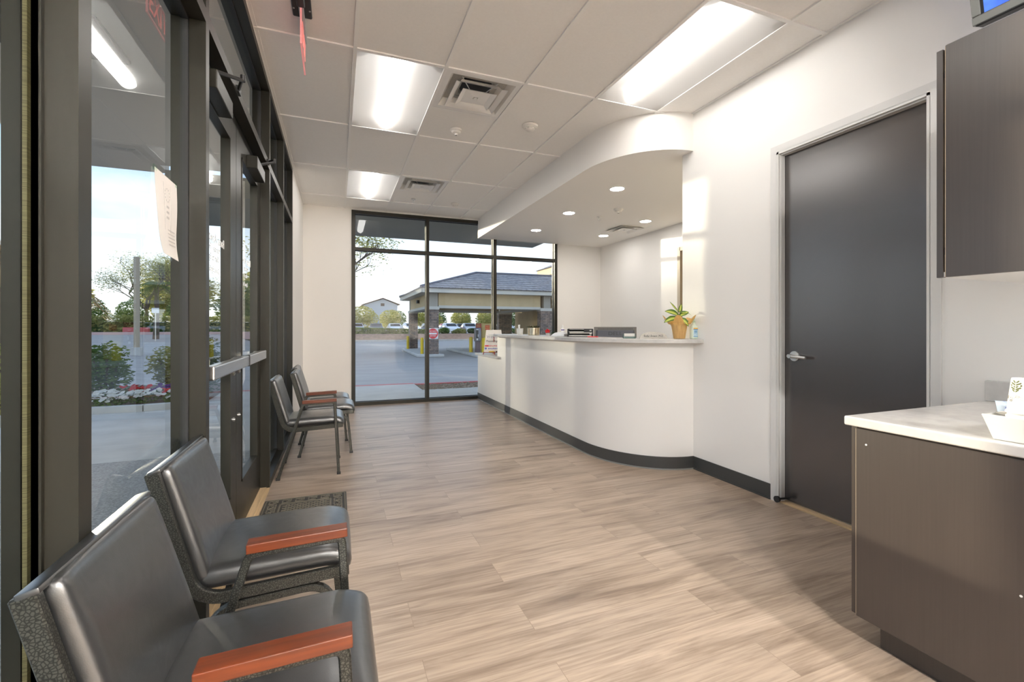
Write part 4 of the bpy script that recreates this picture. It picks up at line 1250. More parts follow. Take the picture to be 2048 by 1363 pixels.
def leaf_blade(bm, base, d, up, L, W, droop, lay):
    d = Vector(d).normalized(); up = Vector(up); s = d.cross(up).normalized(); up = s.cross(d)
    prev = None
    for i in range(9):
        u = i / 8
        c = Vector(base) + d * L * u - Vector((0, 0, 1)) * droop * u * u * L
        w = W * (math.sin(math.pi * min(1, u * 0.92 + 0.08)) ** 0.8) if u < 1 else 0.0004
        row = []
        for k in range(-2, 3):
            v = bm.verts.new(c + s * w * k / 2 + up * abs(k) * w * 0.14)
            v[lay] = abs(k) / 2 if u > 0.02 and u < 0.97 else 1.0
            row.append(v)
        if prev:
            for k in range(4): bm.faces.new((prev[k], prev[k + 1], row[k + 1], row[k]))
        prev = row
top = V(px, py, ZT + 0.12)
rgt = V(math.cos(YAW), -math.sin(YAW), 0); fwd = V(math.sin(YAW), math.cos(YAW), 0)
LV = [(0.080, (-1.0, 0.1, 0.62), 0.120, 0.026, 0.25), (0.060, (-1.0, -0.35, 0.10), 0.135, 0.022, 0.35), (0.050, (-0.7, 0.5, 0.30), 0.12, 0.024, 0.4),
      (0.075, (0.85, 0.1, 0.62), 0.085, 0.020, 0.2), (0.055, (0.9, 0.2, 0.05), 0.105, 0.016, 0.6), (0.045, (0.45, -0.8, 0.15), 0.080, 0.024, 0.8),
      (0.105, (-0.75, 0.2, 1.0), 0.105, 0.008, 0.0), (0.105, (0.15, -0.2, 1.0), 0.065, 0.012, 0.0), (0.105, (0.95, 0.1, 0.25), 0.095, 0.007, 0.45), (0.060, (0.1, 0.9, 0.5), 0.11, 0.022, 0.3), (0.05, (0.6, 0.7, 0.4), 0.10, 0.02, 0.4)]
for h, dd, L, W, dr in LV:
    bm = newbm(); lay = bm.verts.layers.float.new('across')
    d3 = rgt * dd[0] + fwd * dd[1] + V(0, 0, dd[2])
    leaf_blade(bm, top + V(0, 0, h - 0.005) + d3.normalized() * 0.010, d3, tuple(V(0, 0, 1) - fwd * 0.9), L * 1.12, W * 1.35, dr, lay)
    obj('leaf', bm, m_leaf, t, True)
bm = newbm(); tube(bm, [top - V(0, 0, 0.01), top + V(0.002, 0, 0.045), top + V(0, 0.002, 0.092)], [0.0045, 0.004, 0.003], 8); obj('stem', bm, M['leaf_green'], t)

# hand sanitiser bottle
sx, sy = 3.312, 3.044
t = thing('sanitizer_bottle', 'clear pump bottle with a blue label beside the potted plant', 'bottle', (sx, sy, ZT))
m_gel = mat('pale_green_gel_plastic', (0.74, 0.84, 0.72), 0.12)
bm = newbm(); box(bm, sx - 0.030, sx + 0.030, sy - 0.021, sy + 0.021, ZT + 0.0005, ZT + 0.115); bevel(bm, 0.010, 3)
lathe(bm, (sx, sy, ZT), [(0.020, 0.112), (0.018, 0.122), (0.012, 0.130), (0.012, 0.140), (0, 0.140)], 20)
obj('bottle_body', bm, m_gel, t, True)
bm = newbm(); lathe(bm, (sx, sy, ZT), [(0, 0.138), (0.014, 0.138), (0.014, 0.152), (0.006, 0.154), (0.005, 0.168), (0.010, 0.169), (0.010, 0.176), (0, 0.176)], 20); tube(bm, [(sx, sy, ZT + 0.172), (sx - 0.02, sy - 0.012, ZT + 0.172), (sx - 0.032, sy - 0.018, ZT + 0.166)], 0.005, 8)
obj('pump', bm, M['clear'], t, True)
a_ = math.atan2(-math.sin(YAW + 0.32), math.cos(YAW + 0.32))
bm = newbm(); box(bm, sx - 0.023, sx + 0.023, sy - 0.0222, sy - 0.0212, ZT + 0.018, ZT + 0.086); lbl = obj('label', bm, mat('pale_blue_label', (0.55, 0.72, 0.82), 0.4), t)
bm = newbm(); box(bm, sx - 0.023, sx + 0.023, sy - 0.0228, sy - 0.0221, ZT + 0.086, ZT + 0.094); obj('orange_band', bm, mat('orange_band', (0.95, 0.45, 0.02), 0.4), lbl)
bm = newbm()
for z0, z1 in ((0.078, 0.084), (0.018, 0.023), (0.062, 0.070), (0.050, 0.056)):
    w0 = 0.023 if z0 > 0.07 or z0 < 0.03 else 0.016
    box(bm, sx - w0, sx + w0, sy - 0.0227, sy - 0.0221, ZT + z0, ZT + z1)
box(bm, sx + 0.008, sx + 0.012, sy - 0.0227, sy - 0.0221, ZT + 0.034, ZT + 0.040)
obj('label_print', bm, mat('mid_blue_print', (0.07, 0.28, 0.55), 0.4), lbl)

# half round name plate
ax, ay = 3.040, 3.228
t = thing('name_plate', 'half round speckled name plate lettered in black between monitor and plant', 'name plate', (ax, ay, ZT))
def ang_box(o, yaw):   # local x to the right as seen from the waiting side
    return Matrix.Translation(o) @ Matrix.Rotation(yaw, 4, 'Z')
ya = -0.40
bm = newbm()
pr_ = [(-0.118 + 0.0, 0.0)] + [(0.118 * -math.cos(math.pi * k / 20), 0.060 * math.sin(math.pi * k / 20) ** 0.72) for k in range(0, 21)]
pr_ = pr_[1:]
F_ = [bm.verts.new((x, -0.007, z + 0.0005)) for x, z in pr_]; K_ = [bm.verts.new((x, 0.007, z + 0.0005)) for x, z in pr_]
bm.faces.new(F_); bm.faces.new(K_[::-1])
for k in range(len(pr_)): bm.faces.new((F_[k], F_[(k + 1) % len(pr_)], K_[(k + 1) % len(pr_)], K_[k]))
bmesh.ops.transform(bm, matrix=ang_box((ax, ay, ZT), ya), verts=bm.verts)
pl = obj('plate', bm, M['stone_w'], t, False)
bm = newbm(); text(bm, 'Badar Anwar, M.D.', 0.028, (0, -0.0078, 0.024), (1, 0, 0), (0, 0, 1), 0.0004, 'CENTER', 0.78)
bmesh.ops.transform(bm, matrix=ang_box((ax, ay, ZT), ya), verts=bm.verts)
obj('lettering', bm, M['blackink'], pl, label='black lettering')

# business card holder
bx_, by_ = 2.935, 3.43
t = thing('card_holder', 'small dark card holder with white cards before the monitor', 'card holder', (bx_, by_, ZT))
Mx = ang_box((bx_, by_, ZT), -0.45)
bm = newbm(); box(bm, -0.052, 0.052, -0.020, 0.024, 0.0005, 0.004); box(bm, -0.052, 0.052, -0.022, -0.018, 0.0005, 0.018)
for s in (-1, 1):
    tube(bm, [(s * 0.052, -0.018, 0.004), (s * 0.052, 0.006, 0.040), (s * 0.052, 0.024, 0.004)], 0.003, 6)
bmesh.ops.transform(bm, matrix=Mx, verts=bm.verts); obj('holder', bm, mat('dark_green_metal', (0.06, 0.09, 0.085), 0.3, 0.6), t)
bm = newbm(); 
for k in range(5): box(bm, -0.046, 0.046, -0.012 + k * 0.003, -0.0105 + k * 0.003, 0.006, 0.044)
bmesh.ops.transform(bm, matrix=Mx, verts=bm.verts); obj('cards', bm, M['paper'], t)

# monitor seen from behind, standing on the desk behind the counter
ox, oy = 3.572, 4.60
t = thing('computer_monitor', 'dark grey computer monitor seen from behind over the counter', 'monitor', (ox, oy, 0.74))
Mx = ang_box((ox, oy, 0.74), -YAW - 0.20) @ Matrix.Rotation(-0.10, 4, 'X')
m_mon = mat('dark_grey_monitor_shell', (0.075, 0.080, 0.10), 0.45)
m_mon2 = mat('taupe_monitor_rim', (0.17, 0.155, 0.14), 0.5)
bm = newbm(); box(bm, -0.250, 0.250, 0.0, 0.022, 0.145, 0.485); bevel(bm, 0.004, 2); bmesh.ops.transform(bm, matrix=Mx, verts=bm.verts); obj('rim', bm, m_mon2, t)
bm = newbm()
A = [bm.verts.new(p) for p in ((-0.235, 0.0, 0.150), (0.235, 0.0, 0.150), (0.225, 0.0, 0.445), (-0.225, 0.0, 0.445))]
B = [bm.verts.new(p) for p in ((-0.205, -0.030, 0.165), (0.205, -0.030, 0.165), (0.205, -0.026, 0.440), (-0.205, -0.026, 0.440))]
bm.faces.new(A[::-1]); bm.faces.new(B)
for k in range(4): bm.faces.new((A[k], A[(k + 1) % 4], B[(k + 1) % 4], B[k]))
bmesh.ops.transform(bm, matrix=Mx, verts=bm.verts); sh = obj('back_shell', bm, m_mon, t)
bm = newbm()
for k in range(26): box(bm, -0.20 + k * 0.0158, -0.20 + k * 0.0158 + 0.008, -0.002, 0.001, 0.455, 0.466)
bmesh.ops.transform(bm, matrix=Mx, verts=bm.verts); obj('vent_slot', bm, M['black'], t)
bm = newbm(); text(bm, 'DELL', 0.060, (0, -0.0275, 0.400), (1, 0, 0), (0, 0, 1), 0.0006, 'CENTER', 1.25)
bmesh.ops.transform(bm, matrix=Mx, verts=bm.verts); obj('lettering', bm, mat('dark_lettering', (0.015, 0.016, 0.02), 0.4), sh)
bm = newbm(); box(bm, -0.240, 0.240, 0.0205, 0.0235, 0.160, 0.470); bmesh.ops.transform(bm, matrix=Mx, verts=bm.verts); obj('screen', bm, M['black'], t)
bm = newbm(); Mb = ang_box((ox, oy, 0.74), -YAW - 0.20); box(bm, -0.11, 0.11, -0.10, 0.10, 0.0005, 0.016); bevel(bm, 0.004, 2); box(bm, -0.03, 0.03, -0.055, -0.025, 0.01, 0.30); bmesh.ops.transform(bm, matrix=Mb, verts=bm.verts); obj('stand', bm, M['black'], t)

# black two tier letter tray
lx, ly = 2.93, 4.30
t = thing('letter_tray', 'black two tier letter tray left of the monitor', 'letter tray', (lx, ly, ZT))
Mx = ang_box((lx, ly, ZT), -0.55)
bm = newbm()
for z in (0.002, 0.045):
    box(bm, -0.13, 0.13, -0.10, 0.14, z, z + 0.004)
    for s in (-1, 1): box(bm, s * 0.13 - 0.002, s * 0.13 + 0.002, -0.10, 0.14, z, z + 0.024)
    box(bm, -0.13, 0.13, 0.138, 0.142, z, z + 0.03)
for s in (-1, 1):
    for y in (-0.08, 0.12): box(bm, s * 0.13 - 0.006, s * 0.13 + 0.006, y - 0.012, y + 0.012, 0.0005, 0.082)
box(bm, -0.13, 0.13, -0.10, 0.14, 0.080, 0.084); box(bm, 0.04, 0.13, -0.104, -0.098, 0.048, 0.084)
bmesh.ops.transform(bm, matrix=Mx, verts=bm.verts); tr_ = obj('tray_frame', bm, M['black'], t)
bm = newbm(); box(bm, -0.12, 0.115, -0.09, 0.13, 0.0065, 0.016); box(bm, -0.12, 0.115, -0.09, 0.13, 0.0495, 0.056); bmesh.ops.transform(bm, matrix=Mx, verts=bm.verts); obj('paper_stack', bm, M['paper'], t)
bm = newbm()
for z in (0.066, 0.030): box(bm, 0.098, 0.118, -0.1055, -0.1035, z - 0.005, z + 0.005)
bmesh.ops.transform(bm, matrix=Mx, verts=bm.verts); obj('tag', bm, M['paper'], t)

# white rounded tape dispenser shaped device
dx, dy = 2.760, 4.46
t = thing('desk_dispenser', 'low white rounded desk device in front of the letter tray', 'dispenser', (dx, dy, ZT))
bm = newbm()
Mx = ang_box((dx, dy, ZT), -0.55)
prf = [(-0.095, 0.0005), (-0.080, 0.022), (-0.050, 0.040), (-0.01, 0.049), (0.04, 0.049), (0.075, 0.034), (0.095, 0.0005)]
F_ = [bm.verts.new((x, -0.035, z)) for x, z in prf]; K_ = [bm.verts.new((x, 0.035, z)) for x, z in prf]
bm.faces.new(F_); bm.faces.new(K_[::-1])
for k in range(len(prf)): bm.faces.new((F_[k], F_[(k + 1) % len(prf)], K_[(k + 1) % len(prf)], K_[k]))
bevel(bm, 0.006, 2, 0.9)
bmesh.ops.transform(bm, matrix=Mx, verts=bm.verts); obj('shell', bm, mat('glossy_white_plastic', (0.80, 0.82, 0.84), 0.15), t, True)
bm = newbm(); box(bm, 0.050, 0.088, -0.0365, -0.0345, 0.004, 0.026); bmesh.ops.transform(bm, matrix=Mx, verts=bm.verts); obj('side_panel', bm, mat('grey_side_panel', (0.30, 0.27, 0.24), 0.4), t)

# slim white spray bottle
qx, qy = 2.905, 4.665
t = thing('spray_bottle', 'slim white spray bottle standing behind the letter tray', 'bottle', (qx, qy, ZT))
bm = newbm(); lathe(bm, (qx, qy, ZT), [(0, 0.0005), (0.019, 0.0005), (0.020, 0.004), (0.020, 0.078), (0.012, 0.092), (0.010, 0.098), (0, 0.098)], 20); obj('bottle_body', bm, M['vinyl'], t, True)
bm = newbm(); lathe(bm, (qx, qy, ZT), [(0, 0.096), (0.011, 0.096), (0.010, 0.120), (0.006, 0.126), (0, 0.127)], 16); obj('cap', bm, M['white'], t, True)
bm = newbm(); cyl(bm, (qx, qy), 0.0204, ZT + 0.064, ZT + 0.076, 20); cyl(bm, (qx, qy), 0.0204, ZT + 0.040, ZT + 0.047, 20); obj('label_band', bm, mat('purple_green_band', (0.12, 0.08, 0.28), 0.5), t)

# metal planter with succulent
gx, gy = 2.83, 5.33
t = thing('succulent_planter', 'shiny metal planter with a dark succulent on the counter', 'plant', (gx, gy, ZT))
m_gold = mat('champagne_metal', (0.62, 0.55, 0.42), 0.18, 1.0)
bm = newbm(); lathe(bm, (gx, gy, ZT), [(0, 0.0005), (0.074, 0.0005), (0.078, 0.004), (0.080, 0.094), (0.077, 0.094), (0.075, 0.085), (0, 0.085)], 40); obj('pot', bm, m_gold, t, True)
bm = newbm(); cyl(bm, (gx, gy), 0.076, ZT + 0.08, ZT + 0.088, 24); obj('soil', bm, M['bark'], t)
rnd = random.Random(8)
bm = newbm(); lay = bm.verts.layers.float.new('across')
for k in range(60):
    a = rnd.uniform(0, 2 * math.pi); e = rnd.uniform(0.15, 1.1); r0 = rnd.uniform(0, 0.05)
    leaf_blade(bm, (gx + r0 * math.cos(a), gy + r0 * math.sin(a), ZT + 0.085), (math.cos(a), math.sin(a), e), (0, 0, 1), rnd.uniform(0.05, 0.085), 0.007, 0.1, lay)
obj('succulent_leaves', bm, mat('dark_olive_succulent', (0.075, 0.075, 0.025), 0.45), t, True)

# white cup with a cap standing on it
wx_, wy_ = 2.80, 5.72
t = thing('pencil_cup', 'translucent white cup at the far end of the counter', 'cup', (wx_, wy_, ZT))
bm = newbm(); lathe(bm, (wx_, wy_, ZT), [(0, 0.0005), (0.040, 0.0005), (0.047, 0.086), (0.044, 0.086), (0.038, 0.006), (0, 0.006)], 28); obj('cup_body', bm, mat('frosted_white_plastic', (0.70, 0.70, 0.67), 0.3), t, True)
t = thing('glue_stick', 'white tube standing in the translucent cup', 'tube', (wx_ - 0.012, wy_, ZT + 0.006))
bm = newbm(); cyl(bm, (wx_ - 0.012, wy_), 0.013, ZT + 0.0065, ZT + 0.128, 18); obj('tube_body', bm, M['vinyl'], t, True)
bm = newbm(); cyl(bm, (wx_ - 0.012, wy_), 0.0136, ZT + 0.125, ZT + 0.136, 18); obj('cap', bm, M['offwhite'], t, True)

# small red flowered orchid
kx, ky = 2.86, 4.955
t = thing('anthurium', 'small plant with a red bloom beside the metal planter', 'plant', (kx, ky, ZT))
bm = newbm(); lathe(bm, (kx, ky, ZT), [(0, 0.0005), (0.030, 0.0005), (0.036, 0.030), (0.033, 0.030), (0, 0.022)], 20); obj('pot', bm, M['ceramic'], t, True)
bm = newbm(); lay = bm.verts.layers.float.new('across')
for dd, L, h in (((-1, 0, 0.10), 0.11, 0.02), ((0.9, 0.1, 0.45), 0.13, 0.02), ((0.75, 0.2, 0.9), 0.085, 0.03), ((-0.5, 0.5, 0.3), 0.08, 0.02), ((0.6, -0.5, 0.1), 0.10, 0.02), ((1.0, 0.4, 0.35), 0.17, 0.015)):
    leaf_blade(bm, (kx, ky, ZT + h), rgt * dd[0] + fwd * dd[1] + V(0, 0, dd[2]), (0, 0, 1), L, 0.014, 0.25, lay)
obj('leaves', bm, M['leaf_dark'], t, True)
bm = newbm(); lay = bm.verts.layers.float.new('across')
c0 = V(kx, ky, ZT + 0.055) - rgt * 0.01
for k in range(5):
    a = k * 1.2566 + 0.4
    leaf_blade(bm, c0, rgt * math.cos(a) * 1.0 + V(0, 0, 0.55 * math.sin(a) + 0.1) - fwd * 0.3, tuple(-fwd), 0.034, 0.013, 0.1, lay)
obj('bloom', bm, M['petal_red'], t, True, label='red bloom')
bm = newbm(); tube(bm, [(kx, ky, ZT + 0.02), tuple(c0)], 0.002, 6); obj('flower_stem', bm, M['leaf_green'], t)

# red pen
bm = newbm(); tube(bm, [(2.86, 4.03, ZT + 0.0052), (2.90, 3.90, ZT + 0.0052)], 0.005, 8)
tag(obj('pen', bm, M['red_ink']), 'red pen lying on the counter between letter tray and monitor', 'pen')

# welcome board on the low ledge
ux, uy, uz = 2.80, 6.86, 0.7855
t = thing('welcome_board', 'hand lettered white welcome board on a small easel on the low ledge', 'sign', (ux, uy, uz))
Mx = ang_box((ux, uy, uz), -0.14) @ Matrix.Rotation(-0.22, 4, 'X')
bm = newbm(); 
A = [(-0.150, 0, 0.035), (0.190, 0, 0.035), (0.150, 0, 0.40), (-0.095, 0, 0.40)]
F_ = [bm.verts.new((x, -0.004, z)) for x, y, z in A]; K_ = [bm.verts.new((x, 0.004, z)) for x, y, z in A]
bm.faces.new(F_); bm.faces.new(K_[::-1])
for k in range(4): bm.faces.new((F_[k], F_[(k + 1) % 4], K_[(k + 1) % 4], K_[k]))
bmesh.ops.transform(bm, matrix=Mx, verts=bm.verts); bd = obj('board', bm, M['paper'], t)
def wr(s, z, sz, m, al, x=-0.10):
    bm = newbm(); text(bm, s, sz, (x, -0.0048, z), (1, 0, 0), (0, 0, 1), 0.0004, 'LEFT'); bmesh.ops.transform(bm, matrix=Mx, verts=bm.verts); obj('lettering', bm, m, bd, label=al)
wr('Welcome', 0.285, 0.066, mat('violet_grey_ink', (0.30, 0.28, 0.38), 0.6), 'grey lettering', -0.092)
wr('Please Sign', 0.215, 0.046, M['blackink'], 'black lettering', -0.105)
bm = newbm(); box(bm, -0.128, -0.065, -0.0048, -0.0040, 0.128, 0.150)
for k in range(8): box(bm, -0.055 + k * 0.026, -0.037 + k * 0.026, -0.0048, -0.0040, 0.130 + 0.003 * (k % 2), 0.144 - 0.002 * (k % 3))
bmesh.ops.transform(bm, matrix=Mx, verts=bm.verts); obj('red_line', bm, M['red_ink'], bd)
bm = newbm()
for k in range(8): box(bm, -0.075 + k * 0.026, -0.056 + k * 0.026, -0.0048, -0.0040, 0.086 + 0.002 * (k % 2), 0.102 - 0.002 * (k % 3))
cyl(bm, (-0.115, 0.097), 0.017, -0.0052, -0.0040, 20, axis='y')
bmesh.ops.transform(bm, matrix=Mx, verts=bm.verts); obj('blue_line', bm, M['blue_ink'], bd)
bm = newbm(); tube(bm, [(-0.162, -0.01, 0.002), (-0.150, 0.0, 0.045)], 0.008, 8); tube(bm, [(0.02, -0.02, 0.002), (0.02, 0.0, 0.045)], 0.010, 8); tube(bm, [(0.02, 0.10, 0.004), (0.02, 0.004, 0.33)], 0.006, 8)
box(bm, -0.16, 0.20, -0.022, 0.006, 0.030, 0.038)
bmesh.ops.transform(bm, matrix=Matrix.Translation((ux, uy, uz)) @ Matrix.Rotation(-0.14, 4, 'Z'), verts=bm.verts); obj('easel', bm, mat('dark_red_wood', (0.32, 0.05, 0.04), 0.4), t, label='dark red easel')
for nm, a, b, c_ in (('yellow', -0.07, 0.015, M['yellow']), ('black', 0.04, 0.10, M['black'])):
    bm = newbm(); tube(bm, [(a, -0.014, 0.046), (b, -0.014, 0.046)], 0.0075, 8)
    bmesh.ops.transform(bm, matrix=Matrix.Translation((ux, uy, uz)) @ Matrix.Rotation(-0.14, 4, 'Z'), verts=bm.verts)
    tag(obj('marker_pen', bm, c_), nm + ' marker pen lying on the ledge of the welcome board', 'marker', 'marker pens on the easel')

# ------------------------------------------------------------------ outside: ground
def smooth(t): t = max(0, min(1, t)); return t * t * (3 - 2 * t)
def gz(x, y):
    """street level: flat by the drive through, climbing to the left"""
    rise = smooth((-3.0 - x) / 4.0) * max(0, min(1, (y - 12) / 24.0))
    return -0.30 + 1.05 * rise
bm = newbm()
xs = [-90, -60, -40, -30, -22, -16, -12, -9, -8, -7, -6, -5, -4, -3, -1.5, 0, 3, 6, 10, 16, 24, 40, 70]
ys = [-25, -10, 0, 5, 8, 10, 12, 14, 17, 20, 24, 28, 32, 36, 40, 46, 50.5]
G = [[bm.verts.new((x, y, gz(x, y))) for y in ys] for x in xs]
for i in range(len(xs) - 1):
    for j in range(len(ys) - 1): bm.faces.new((G[i][j], G[i + 1][j], G[i + 1][j + 1], G[i][j + 1]))
struct('road', bm, M['asphalt'], True, label='grey asphalt drive outside the windows', cat='road')
bm = newbm(); box(bm, -3.4, 2.05, YF + 0.15, 10.05, -0.32, -0.02); box(bm, 2.05, 12.0, YF + 0.15, 9.02, -0.32, -0.02); box(bm, -3.4, -0.13, 5.2, YF + 0.15, -0.32, -0.02)
for y in (8.6, 9.4):
    pass
struct('sidewalk', bm, M['concrete'], label='pale concrete sidewalk outside the far window', cat='sidewalk')
bm = newbm(); box(bm, -3.2, -0.13, -9, 5.2, -0.32, -0.021)
struct('path', bm, M['aggregate'], label='grey aggregate walk outside the glazed front', cat='walk')
bm = newbm(); box(bm, -3.2, 2.05, 10.05, 10.20, -0.32, -0.018); box(bm, 2.05, 12.0, 9.95, 10.10, -0.32, -0.018)
struct('kerb', bm, M['kerb_red'], label='red painted kerb along the sidewalk', cat='kerb')
bm = newbm(); box(bm, 2.05, 12.0, 9.02, 9.95, -0.30, -0.035)
rnd = random.Random(5)
def lump(bm, c, r, sx=1, sy=1, sz=1, n=5):
    b2 = bmesh.ops.create_icosphere(bm, subdivisions=1, radius=r, matrix=Matrix.Translation(c))
    for v in b2['verts']:
        d = v.co - Vector(c)
        k = 1 + rnd.uniform(-0.2, 0.2)
        v.co = Vector(c) + Vector((d.x * sx * k, d.y * sy * k, d.z * sz * k))
for k in range(900):
    lump(bm, (2.08 + rnd.random() ** 1.6 * 4.5, rnd.uniform(9.05, 9.93), -0.032), rnd.uniform(0.012, 0.03), 1, 1, 0.7)
tag(obj('gravel', bm, M['gravel']), 'brown gravel strip between the sidewalk and the red kerb', 'gravel', kind='stuff')
# parking area behind the retaining wall
bm = newbm(); box(bm, -40, 90, 52.3, 170, -0.4, 0.36)
struct('ground_parking', bm, M['asphalt'], label='raised parking area beyond the low wall', cat='ground')
bm = newbm(); box(bm, -4, 60, 51.9, 52.3, -0.4, 0.50)
struct('wall_retaining', bm, M['retaining'], label='low brown block wall edging the parking area', cat='wall')
bm = newbm(); box(bm, -4, 60, 50.4, 50.7, -0.32, -0.12)
struct('kerb_far', bm, M['concrete'], label='pale kerb in front of the low brown wall', cat='kerb')
bm = newbm(); box(bm, -70, -4.5, 36.0, 36.5, 0.4, 0.92)
o = struct('kerb_street', bm, mat('pink_white_kerb', (0.62, 0.42, 0.40), 0.7), label='pale red kerb across the street on the left', cat='kerb')
bm = newbm(); box(bm, -90, -4.5, 36.5, 90, 0.2, 0.86)
struct('ground_verge', bm, mat('dry_verge', (0.24, 0.22, 0.12), 0.9, var=((0.4, 0.4, 0.4), 0.3)), label='planted verge across the street', cat='ground')

# roof overhangs of this building
bm = newbm(); box(bm, -1.75, 4.79, YF + 0.15, 9.84, 3.10, 3.40)
struct('soffit_far', bm, M['soffit_dark'], label='taupe roof overhang outside the far window', cat='soffit')
bm = newbm(); box(bm, -2.89, -0.13, -7.2, 7.40, 3.40, 3.75); box(bm, -2.89, -1.75, 7.40, 7.76, 3.40, 3.75)
struct('soffit_left', bm, M['soffit'], label='taupe porch ceiling outside the glazed front', cat='soffit')
bm = newbm(); box(bm, -0.14, -0.02, -7.1, 7.5, H + 0.02, 3.42)
struct('wall_header', bm, M['stucco'], label='wall strip above the glazed front', cat='wall')
t = thing('porch_light', 'dark recessed porch fixture under the roof outside', 'porch light', (-1.5, 4.3, 3.4))
bm = newbm(); box(bm, -1.9, -1.1, 4.0, 4.6, 3.36, 3.405); bevel(bm, 0.01, 1); obj('housing', bm, M['bronze'], t)

# ------------------------------------------------------------------ drive through canopy
cn = thing('drive_through_canopy', 'tan drive through canopy with stone pillars and blue grey tiled roof', 'canopy', (8.4, 26.5, -0.3))
g0 = -0.15
def col(name, x0, x1, y0, y1, ztop):
    bm = newbm(); box(bm, x0, x1, y0, y1, g0, ztop - 0.16); obj(name, bm, M['ledgestone'], cn)
    bm = newbm(); box(bm, x0 - 0.03, x1 + 0.03, y0 - 0.03, y1 + 0.03, ztop - 0.16, ztop); obj('pillar_cap', bm, M['band'], cn)
for a in ((4.86, 5.36, 23.15, 23.65), (4.88, 5.40, 29.9, 30.4), (11.15, 12.4, 23.15, 23.65), (11.05, 12.0, 29.9, 30.4)):
    col('stone_pillar', *a, 2.30)
bm = newbm()
box(bm, 5.36, 11.15, 23.22, 23.58, 2.36, 2.99); box(bm, 5.40, 11.05, 29.95, 30.35, 2.36, 2.99); box(bm, 4.93, 5.30, 23.65, 29.9, 2.36, 2.99); box(bm, 11.2, 11.6, 23.65, 29.9, 2.36, 2.99)
obj('beam', bm, M['stucco'], cn)
bm = newbm(); box(bm, 12.4, 15.8, 23.4, 30.3, -0.3, 2.99); obj('side_wall', bm, M['stucco'], cn)
bm = newbm()
for x, y in ((4.90, 23.19), (4.92, 29.94), (11.35, 23.19), (11.2, 29.94)): box(bm, x, x + 0.42, y, y + 0.42, 2.30, 3.0)
obj('pier', bm, M['stucco_grey'], cn)
bm = newbm(); box(bm, 5.36, 11.15, 23.18, 23.62, 2.22, 2.36); box(bm, 5.4, 11.05, 29.92, 30.38, 2.22, 2.36); box(bm, 4.90, 5.34, 23.65, 29.9, 2.22, 2.36); box(bm, 11.18, 11.62, 23.65, 29.9, 2.22, 2.36)
obj('beam_band', bm, M['band'], cn)
ex0, ey0_, ey1_ = 4.42, 22.75, 30.85
bm = newbm(); box(bm, ex0, 16.0, ey0_, ey1_, 2.99, 3.02); obj('soffit', bm, M['stucco_grey'], cn)
bm = newbm(); box(bm, ex0, 16.0, ey0_ - 0.03, ey0_ + 0.02, 2.99, 3.21); box(bm, ex0, 16.0, ey1_ - 0.02, ey1_ + 0.03, 2.99, 3.21); box(bm, ex0 - 0.03, ex0 + 0.02, ey0_ - 0.03, ey1_ + 0.03, 2.99, 3.21)
obj('fascia', bm, M['band'], cn)
bm = newbm()
def slab(bm, pts, t=0.07):
    A = [bm.verts.new(p) for p in pts]; B = [bm.verts.new((p[0], p[1], p[2] + t)) for p in pts]
    bm.faces.new(A[::-1]); bm.faces.new(B)
    for k in range(len(pts)): bm.faces.new((A[k], A[(k + 1) % len(pts)], B[(k + 1) % len(pts)], B[k]))
ry, rz_ = 26.80, 4.50
slab(bm, [(ex0 - 0.08, ey0_ - 0.08, 3.19), (16.1, ey0_ - 0.08, 3.19), (16.1, ry, rz_), (8.45, ry, rz_)])
slab(bm, [(ex0 - 0.08, ey1_ + 0.08, 3.19), (8.45, ry, rz_), (16.1, ry, rz_), (16.1, ey1_ + 0.08, 3.19)])
slab(bm, [(ex0 - 0.08, ey0_ - 0.08, 3.19), (8.45, ry, rz_), (ex0 - 0.08, ey1_ + 0.08, 3.19)])
obj('roof', bm, M['rooftile'], cn)
bm = newbm(); tube(bm, [(ex0 - 0.05, ey0_ - 0.05, 3.27), (8.45, ry, rz_ + 0.08)], 0.08, 8); tube(bm, [(8.45, ry, rz_ + 0.08), (16.1, ry, rz_ + 0.08)], 0.08, 8); tube(bm, [(ex0 - 0.05, ey1_ + 0.05, 3.27), (8.45, ry, rz_ + 0.08)], 0.08, 8)
obj('ridge_cap', bm, mat('dark_ridge_tiles', (0.14, 0.14, 0.17), 0.8), cn)
bm = newbm(); box(bm, 4.78, 4.92, 26.4, 26.75, 2.62, 2.80); bevel(bm, 0.02, 1); obj('wall_lamp', bm, M['black'], cn, label='small dark wall lamp under the eave')
# islands
bm = newbm()
prism(bm, [(4.45, 30.2), (4.25, 23.2), (4.6, 22.9), (5.6, 22.9), (5.6, 30.7), (4.7, 30.7)], -0.30, -0.15); bevel(bm, 0.03, 1)
tag(obj('traffic_island', bm, M['concrete']), 'pale kerbed island under the near stone pillars', 'island')
bm = newbm()
prism(bm, [(7.0, 21.9), (7.45, 21.5), (9.3, 21.5), (9.3, 30.0), (7.3, 30.0)], -0.30, -0.15); bevel(bm, 0.03, 1)
tag(obj('traffic_island', bm, M['concrete']), 'pale kerbed island carrying the yellow cash machine', 'island')

